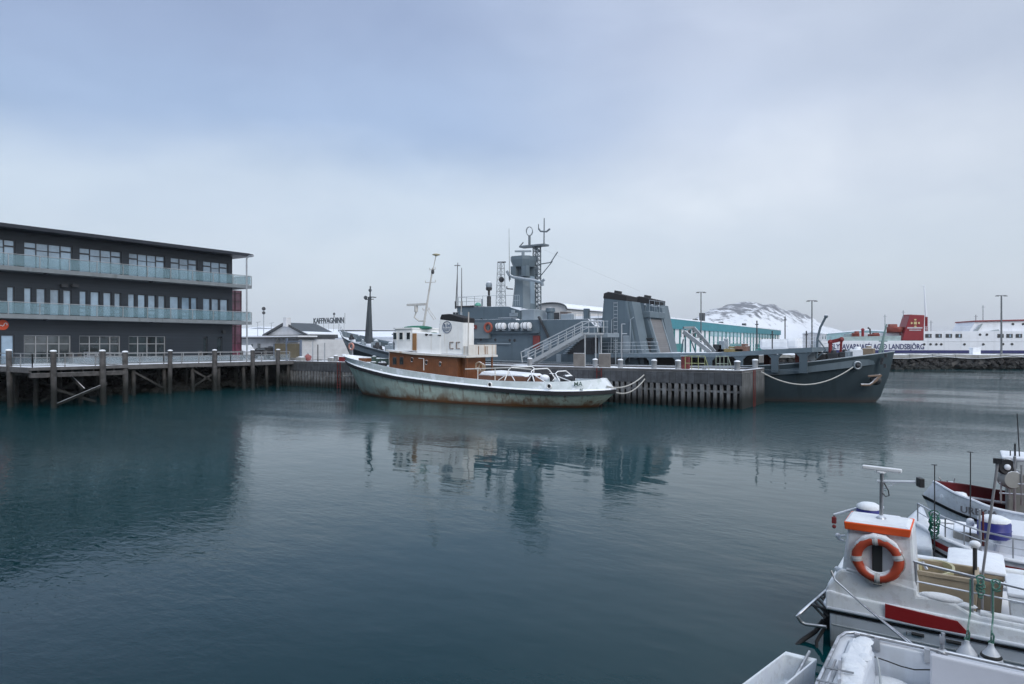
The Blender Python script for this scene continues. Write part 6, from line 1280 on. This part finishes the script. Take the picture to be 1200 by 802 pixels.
# blue barrel behind the wheelhouse and fender buoys on the rail
def barrel(c, r, h, label, ax=(0, 0, 1), n_=12):
    t = thing('barrel', label, 'barrel', c); mb = MB(); mb.lathe(c, [(r*.92, 0), (r, .03), (r, h*.45), (r*1.04, h*.5), (r, h*.55), (r, h-.03), (r*.93, h)], n_, ax); mb.build('body', BLUE, t, smooth=40); mb = MB(); mb.lathe(V(c)+V(ax).normalized()*h, [(r*.98, .004), (r*.96, .05), (r*.6, .09), (0, .1)], n_, ax); mb.build('snow_cap', SNOW, t, smooth=60); return t
q = aty(1018, 606, 12.75); barrel((q.x, 12.75, 1.585), .19, aty(1018, 596, 12.75).z-1.585, 'blue barrel with a snow cap behind the orange topped wheelhouse')
def fender(px, py, pxr, pyr, label, band):
    c_ = aty(px, py, 10.82); a = aty(pxr, pyr, 11.05); t = thing('fender_buoy', label, 'buoy', c_, group='white fender buoys hung from the boat rail'); mb = MB(); mb.lathe(c_, [(.02, -.17), (.11, -.13), (.135, -.03), (.115, .04), (.05, .13), (.03, .17), (.03, .2)], 18); mb.build('float', GELS, t, smooth=60)
    if band: mb = MB(); mb.lathe(c_, [(.121, .02), (.124, .03), (.108, .058), (.10, .058)], 18); mb.build('dark_band', SLOT, t, smooth=60)
    mb = MB(); mb.torus(c_+V((0, 0, .21)), .025, .01); mb.tube([c_+V((0, 0, .2)), c_+V((.0, -.01, .28)), V((a.x, 10.98, .9)), a], .011, 5); mb.tube([c_+V((.02, 0, .2)), c_+V((.03, -.01, .3)), c_+V((.01, 0, .34))], .012, 5); mb.build('lanyard', GROPE, t)
fender(1133, 768, 1137, 679, 'white teardrop fender buoy nearer the red stripe', False)
fender(1161.5, 772, 1163.5, 686, 'white teardrop fender buoy with a dark band, right of the plain one', True)
def coil(name, label, c, r, n_, mat, hgt, tilt=.2):
    pts = []
    for k in range(n_*12): a = k*math.tau/12; rr = r*(1+.25*math.sin(k*1.7))*(.8+.2*math.sin(k*.31)); pts.append(V(c)+V((math.cos(a)*rr, math.sin(a*.97)*rr*.45, -hgt*(k/(n_*12))+math.sin(a)*r*1.1)))
    return tag(MB().tube(pts, .011, 5).build(name, mat), label, 'rope')
q = aty(1149, 678, 11.0); coil('rope_hank', 'grey green rope tangled round the boat rail above the fender buoys', q, .045, 5, GROPE, .22)
q = aty(1167, 684, 11.02); coil('rope_hank', 'loose pale green rope loop on the rail at the right of the banded buoy', q, .05, 2, GROPE, .05)

# twin mooring tubes between the two nearest boats
P0 = aty(974, 672, 10.93)
for k, (px, py) in enumerate(((1072, 760), (1078, 762))):
    b_ = aty(px, py, 9.75); mb = MB(); mb.tube([P0+V((.0, 0, .02+k*.02)), P0+V((.06, -.03, -.08)), aty(1010, 708, 10.6), b_], .013, 6); tag(mb.build('mooring_line', INOX, None, smooth=60), 'grey line slanting from the orange topped boat to the near boat, %s' % ('upper one' if k else 'lower one'), 'rope')

# nearest open boat at the bottom edge
B_ = thing('open_boat', 'snow filled white open boat nearest the camera at the bottom', 'boat', (1, 8.5, 0))
zg = .80
g0, g1 = atz(987, 742.5, zg), atz(1200, 790, zg)
mb = MB(); xs0 = g0.x
oB = lambda i, z: [V((xs0+i, 6.6, z)), V((5, 6.6, z)), V((5, 9.62-i, z)), V((xs0+.12+i, 9.62-i, z)), V((xs0+i, 9.5-i, z))]
mb.loft([oB(.12, -.3), oB(.0, .3), oB(-.03, zg-.08), oB(-.03, zg), oB(.10, zg), oB(.12, .36)]); mb.build('hull', GELS, B_, bevel=.02)
mb = MB(); mb.box(xs0+.16, 5, 6.6, 9.46, .30, .37); mb.build('floor', SNOW, B_)
mb = MB(); mb.loft([[V((xs0+.1, 6.6, z)), V((xs0+x1, 6.6, z)), V((xs0+x1, 9.34, z)), V((xs0+x1-.08, 9.46, z)), V((xs0+.1, 9.46, z))] for x1, z in ((.40, .36), (.39, zg-.06), (.34, zg-.015))]); mb.build('stern_bench', GELS, B_, bevel=.03)
mb = MB(); mb.loft([[V((xs0+.11+i, 6.6, z)), V((xs0+.37-i, 6.6, z)), V((xs0+.37-i, 9.3-i, z)), V((xs0+.31-i, 9.42-i, z)), V((xs0+.11+i, 9.42-i, z))] for i, z in ((0, zg-.013), (.005, zg+.03), (.05, zg+.06))]); mb.build('bench_snow', SNOW, B_, bevel=.012)
mb = MB(); mb.tube([(xs0-.02, 6.6, zg+.05), (xs0, 9.3, zg+.05), (xs0+.05, 9.5, zg+.05), (xs0+.15, 9.58, zg+.05), (5, 9.52, zg+.03)], .022, 7); mb.tube([(xs0+.08, 6.6, zg+.06), (xs0+.07, 8.6, zg+.06)], .015, 6); rB = mb.build('gunwale_rail', INOX, B_, smooth=60)
for x in (-1.17, -.95, -.42):
    mb = MB(); mb.box(x-.03, x+.03, 9.5, 9.56, zg-.1, zg+.06); mb.build('rail_bracket', INOX, B_)
mb = MB(); q = aty(1104, 762, 9.6); mb.tube([(q.x, 9.6, zg-.02), (q.x+.01, 9.6, zg+.26)], .022, 7); mb.obox((q.x, 9.6, zg+.18), .05, .05, .1); mb.ball((q.x, 9.6, zg+.03), .07, 8, (1, 1, .6)); mb.build('rowlock_post', INOX, B_, smooth=50)
a, b_ = aty(1090, 766, 9.3), aty(1200, 792, 9.3); mb = MB(); mb.hexa([(a.x, 9.26, .2), (a.x+2.6, 9.26, .2), (a.x+2.6, 9.36, .2), (a.x, 9.36, .2)], [(a.x, 9.26, a.z), (a.x+2.6, 9.26, a.z-.02), (a.x+2.6, 9.36, a.z-.02), (a.x, 9.36, a.z)]); mb.build('side_panel', M('matte white board', (.62, .63, .68), .5, var=.04), B_, bevel=.02)
mb = MB(); mb.tube([aty(px, py, 9.4) for px, py in ((1022, 769), (1040, 775), (1056, 781), (1072, 785), (1090, 785))], .008, 5); mb.build('cable', BLACK, B_)
mb = MB(); mb.tube([(-.93, 9.3, .72), (-.9, 9.25, .6), (-.88, 9.2, .45), (-.86, 9.15, .4)], .014, 6); mb.ball((-.86, 9.1, .4), .03, 7); mb.build('hose', GREYW, B_)
mb = MB(); mb.tube([(xs0+.45, 8.5, .37), (xs0+.47, 8.55, .48)], .02, 6); mb.obox((xs0+.47, 8.55, .5), .05, .08, .03); mb.build('latch', DARK, B_)
mb = MB()
for px in (1000, 1013): q = aty(px, 748, 9.6)
mb.ball((.1, 9.42, zg+.02), .1, 10, (3.5, .5, .3)); mb.build('snow_heap', SNOW, B_, smooth=70)
mb = MB(); rnd = random.Random(3)
for k in range(26): mb.ball((xs0+rnd.uniform(.14, .34), 7.0+k*.095, zg+.045), rnd.uniform(.06, .11), 10, (1.0, 1.3, .28))
mb.build('snow_drift', SNOW, B_, smooth=80); mb = MB()
for k in range(16): mb.ball((-.8+k*.2, rnd.uniform(9.2, 9.42), .375), rnd.uniform(.08, .16), 10, (1.6, 1, .5))
mb.build('snow_drift', SNOW, B_, smooth=80)
# rod and tackle along the stern rail, box hung outside
mb = MB(); mb.beam((xs0+.1, 8.7, zg+.08), (xs0+.25, 7.6, zg+.08), .03, .03); mb.tube([(xs0+.0, 8.3, zg+.08), (xs0+.3, 8.28, zg+.1)], .012, 5); mb.tube([(xs0-.02, 7.95, zg+.08), (xs0+.2, 7.9, zg+.1)], .012, 5); mb.build('boat_hook', INOX, B_)
zb = .66; c0, c1, c2_ = atz(921, 763, zb), atz(889, 787, zb), atz(958, 772, zb)
bx = thing('crate', 'white open plastic box hung outside the stern of the near boat', 'box', c1); mb = MB()
u_ = (c1-c0); v_ = (c2_-c0); u_ = u_*1.9
cb = lambda i, z: [c0+u_*i+v_*i+V((0, 0, z-zb)), c0+u_*(1-i)+v_*i+V((0, 0, z-zb)), c0+u_*(1-i)+v_*(1-i)+V((0, 0, z-zb)), c0+u_*i+v_*(1-i)+V((0, 0, z-zb))]
mb.loft([cb(.05, zb-.34), cb(0, zb), cb(.07, zb), cb(.1, zb-.3)]); mb.build('body', GEL, bx, bevel=.015)
mb = MB(); mid = c0+u_*.5+v_*.5+V((0, 0, -.28)); mb.tube([mid-u_*.2, c0+v_*.75+V((0, 0, .06)), mid+u_*.05+v_*.25], .018, 6); mb.tube([mid-u_*.25-v_*.1, mid+u_*.1+v_*.3], .018, 6); mb.torus(mid+V((0, 0, .03)), .12, .012, (0, 0, 1), 14, 5); mb.build('steel_frame', INOX, bx)

# red striped boat behind the tubs
C_ = thing('striped_boat', 'white boat with dark rail and red bow stripe behind the fish tubs', 'boat', (1.5, 15.0, 0)); CC = 15.2
cw0 = [(-.45, 0, -.3), (.2, .5, -.3), (1.2, .75, -.3), (5, .8, -.3)]; cr = [(-.86, 0, .80), (-.2, .75, .66), (.9, 1.02, .58), (5, 1.05, .56)]; ct = [(-.95, 0, 1.10), (-.25, .82, .98), (.9, 1.08, .86), (5, 1.1, .82)]
shell([cw0, cr, ct], 26, CC).build('hull', GEL, C_, smooth=50)
def strip(l0, l1, f0, f1, i0, i1, n, cy, out_):
    a, _ = level(l0, n, cy); b_, _ = level(l1, n, cy); mb = MB(); rg = []
    for k in range(i0, i1+1):
        p, q = a[k].lerp(b_[k], f0), a[k].lerp(b_[k], f1); o = V((-.3, -1, 0)).normalized()*out_; rg.append([p+o, q+o, q+o*.2, p+o*.2])
    return mb.loft(rg)
strip(cr, ct, .28, .62, 0, 20, 26, CC, .015).build('red_stripe', RSTR, C_); strip(cr, ct, -.12, .04, 0, 26, 26, CC, .03).build('rubbing_rail', BLACK, C_)
deck_between(ct, 26, CC, -.03, .06).build('deck', GELS, C_)
a, b_ = level(ct, 26, CC); mb = MB(); mb.tube(a, .04, 6); mb.tube(b_, .04, 6); mb.build('snow_rim', SNOW, C_, smooth=80)
mb = MB(); ps = [p+V((.05, .05, 0)) for p in a[1:20:3]]
for p in ps: mb.tube([p, p+V((0, 0, .36))], .014, 6)
mb.tube([p+V((0, 0, .36)) for p in ps], .016, 6); mb.tube([p+V((0, 0, .2)) for p in ps], .01, 5); mb.build('bow_rail', INOX, C_)
mb = MB(); mb.loft([[V((x0, 14.65, z)), V((4, 14.65, z)), V((4, 15.9, z)), V((x0, 15.9, z))] for x0, z in ((.35, .8), (.42, 1.15), (.5, 1.2))]); mb.build('cuddy', GELS, C_, bevel=.06)
mb = MB(); mb.obox((.0, 15.2, .98), .5, .7, .22); mb.build('hatch', M('weathered hatch', (.30, .29, .27), .7, snow=.75), C_, bevel=.03)
for px, pt, pb, y, lb in ((1095, 545, 655, 14.35, 'whip_aerial'), (1137, 530, 632, 14.8, 'whip_aerial')):
    a, b_ = aty(px, pb, y), aty(px+.3, pt, y); mb = MB(); mb.tube([a, a.lerp(b_, .25), b_], .014, 5, r1=.009); mb.tube([b_-V((.05, 0, 0)), b_+V((.04, 0, 0))], .008, 4); mb.build(lb, DARK, C_)
q = aty(1137, 613, 14.8); mb = MB(); mb.lathe(q, [(.06, -.05), (.07, .0), (.05, .07), (0, .09)], 10); mb.build('aerial_cap', GELS, C_, smooth=60)
for px, pt, pb in ((1148, 597, 670), (1152, 600, 640)):
    a, b_ = aty(px, pb, 14.3), aty(px, pt, 14.3); mb = MB(); mb.tube([a, b_], .018, 6); mb.build('davit', STEEL if px < 1150 else REDO, C_)
q = aty(1165, 630, 14.6); barrel((q.x, 14.6, q.z), .25, aty(1165, 611, 14.6).z-q.z, 'cut down blue barrel heaped with snow on the red striped boat', n_=8)
q = aty(1095, 604, 14.45); coil('rope_hank', 'green net rope bundle hanging on the bow rail of the striped boat', q, .085, 9, GROPE2, .34)

# peaked white bow between wheelhouse and striped boat
ap, l1, l2, r1, r2 = aty(1081, 592, 15.95), aty(1058, 613, 15.4), aty(1035, 640, 14.7), aty(1089, 613, 15.0), aty(1093, 645, 14.4)
t = thing('dinghy', 'snow covered peaked bow of a white dinghy between wheelhouse and striped boat', 'dinghy', (ap.x, 15, 0)); mb = MB()
top = [ap, l1, l2, r2, r1]; bot = [V((p.x*.9-.05, p.y+.15, -.2)) for p in top]
mb.loft([bot, [p-V((0, 0, .02)) for p in top]]); mb.build('hull', GEL, t, bevel=.02)
mb = MB(); cen = sum(top, V())/5; mb.loft([[p-V((0, 0, .018)) for p in top], [cen+(p-cen)*.985+V((0, -.01, .02)) for p in top], [cen+(p-cen)*.8+V((0, -.02, .05)) for p in top]]); mb.build('snow_cover', SNOW, t, smooth=60)

# white boat with maroon bulwarks
D_ = thing('maroon_boat', 'white boat with maroon inner bulwarks and lettered bow at the right', 'boat', (2, 17.3, 0)); CD = 17.3
d0 = [(-.2, 0, -.3), (.5, .55, -.3), (1.6, .85, -.3), (6, .9, -.3)]; d1 = [(-.85, 0, 1.22), (.0, .72, 1.02), (1.2, 1.08, .86), (6, 1.12, .80)]; d2 = [(-.645, 0, 1.53), (-.02, .76, 1.38), (1.2, 1.14, 1.24), (6, 1.18, 1.18)]
shell([d0, d1, d2], 28, CD).build('hull', GEL, D_, smooth=50); strip(d0, d1, .95, 1.0, 0, 28, 28, CD, .03).build('rubbing_rail', BLACK, D_)
di0 = [(-.57, 0, 1.53), (.03, .70, 1.38), (1.2, 1.08, 1.24), (6, 1.12, 1.18)]; di1 = [(-.52, 0, .95), (.06, .66, .82), (1.2, 1.04, .75), (6, 1.08, .72)]
shell([di0, di1], 28, CD).build('inner_bulwark', MAROON, D_, smooth=50)
a, b_ = level(d2, 28, CD); mb = MB(); mb.tube(a, .028, 6); mb.build('gunwale', GELS, D_); mb = MB(); mb.tube(b_, .028, 6); mb.build('gunwale', MAROON, D_)
ds = [(-.50, 0, 1.27), (.05, .66, 1.13), (1.2, 1.04, 1.02), (6, 1.08, .97)]; a, b_ = level(ds, 28, CD); mb = MB(); mb.tube(b_, .035, 6); mb.build('shelf', GELS, D_)
deck_between(di1, 28, CD, 0).build('deck', MAROON, D_); mb = MB(); mb.obox((-.28, 17.2, 1.2), .5, .5, .3); mb.build('bow_seat', SNOW, D_, bevel=.08)
mb = MB(); p, q = aty(1126, 600.5, 16.5), aty(1170, 608, 16.2); mb.text('UREKIA', p, (q-p).normalized(), V((0, .15, 1)), .13, width=(q-p).length, bold=.0, depth=.03); mb.build('bow_lettering', M('faded letter paint', (.10, .10, .11), .6), D_)
mb = MB(); q = aty(1110, 563, 17.9); mb.tube([q+V((-.15, 0, .05)), q+V((-.1, 0, -.05)), q+V((.12, 0, -.03)), q+V((.14, 0, .06))], .015, 5); mb.tube([q, q-V((0, 0, .2))], .015, 5); mb.build('fairlead', INOX, D_)
# hauler, canopy and aerials on its after part
q = aty(1178.5, 547, 17.4); mb = MB(); mb.lathe(q, [(.06, -.06), (.155, -.08), (.165, -.05), (.165, .05), (.155, .08), (.06, .06)], 24, (-.45, 1, -.1)); hl = mb.build('net_hauler', BLACKSNOW, D_, smooth=50); mb = MB(); mb.lathe(q+V((.02, -.06, 0)), [(.06, -.05), (.06, .03), (.03, .05)], 14, (.45, -1, .1)); mb.build('hub', GELS, hl, smooth=50)
q = aty(1183, 561, 17.5); mb = MB(); mb.lathe(q, [(.17, -.16), (.2, -.1), (.2, .1), (.17, .16)], 18, (-.45, 1, 0)); mb.build('line_drum', M('grey line drum', (.28, .29, .28), .6, snow=.5), D_, smooth=50)
mb = MB()
for px, pt, pb in ((1173, 556, 590), (1183, 545, 585), (1189, 535, 600), (1197, 545, 592)): a, b_ = aty(px, pb, 17.4), aty(px, pt, 17.4); mb.tube([a, b_], .03 if px == 1189 else .02, 6)
for py in (566, 578): mb.tube([aty(1171, py, 17.4), aty(1205, py+2, 17.4)], .018, 6)
mb.build('gallows', INOX, D_)
q = aty(1196, 550, 17.9); mb = MB(); mb.box(q.x-.25, q.x+1.4, 17.7, 18.4, .8, q.z-.02); mb.build('cabin', M('grey cabin', (.30, .33, .32), .5, snow=.6), D_, bevel=.04)
q = aty(1190, 535, 17.8); mb = MB(); mb.box(q.x-.25, q.x+1.5, 17.5, 18.5, q.z-.06, q.z+.02); mb.build('canopy', GELS, D_, bevel=.03)
mb = MB(); mb.obox(aty(1196, 547, 17.6), .16, .16, .35); mb.obox(aty(1193, 556, 17.5), .1, .1, .2); mb.build('control_box', GREYW, D_, bevel=.02)
for px, pt, pb, r in ((1192, 485, 540, .012), (1189.5, 520, 540, .02), (1184, 528, 540, .012)): a, b_ = aty(px+(3 if px == 1192 else 0), pb, 17.7), aty(px, pt, 17.7); mb = MB(); mb.tube([a, b_], r, 5); mb.build('whip_aerial', DARK, D_)
# ------------------------------------------------------------------ cold air over the bay
hm = bpy.data.materials.new('cold haze'); hm.use_nodes = True; hn = hm.node_tree.nodes; hn.remove(hn['Principled BSDF'])
pv = hn.new('ShaderNodeVolumePrincipled'); pv.inputs['Color'].default_value = (.96, .98, 1, 1); pv.inputs['Density'].default_value = .00014; pv.inputs['Anisotropy'].default_value = .0
hm.node_tree.links.new(pv.outputs[0], hn['Material Output'].inputs['Volume'])
mb = MB(); cen = c2h(0, 2300); u_, v_ = V((CS, SN, 0)), V((-SN, CS, 0))
mb.obox((cen.x, cen.y, 118), 9600, 5000, 244, YAW)
tag(mb.build('haze', hm), 'thin cold haze over the harbour and bay', 'haze', kind='stuff')
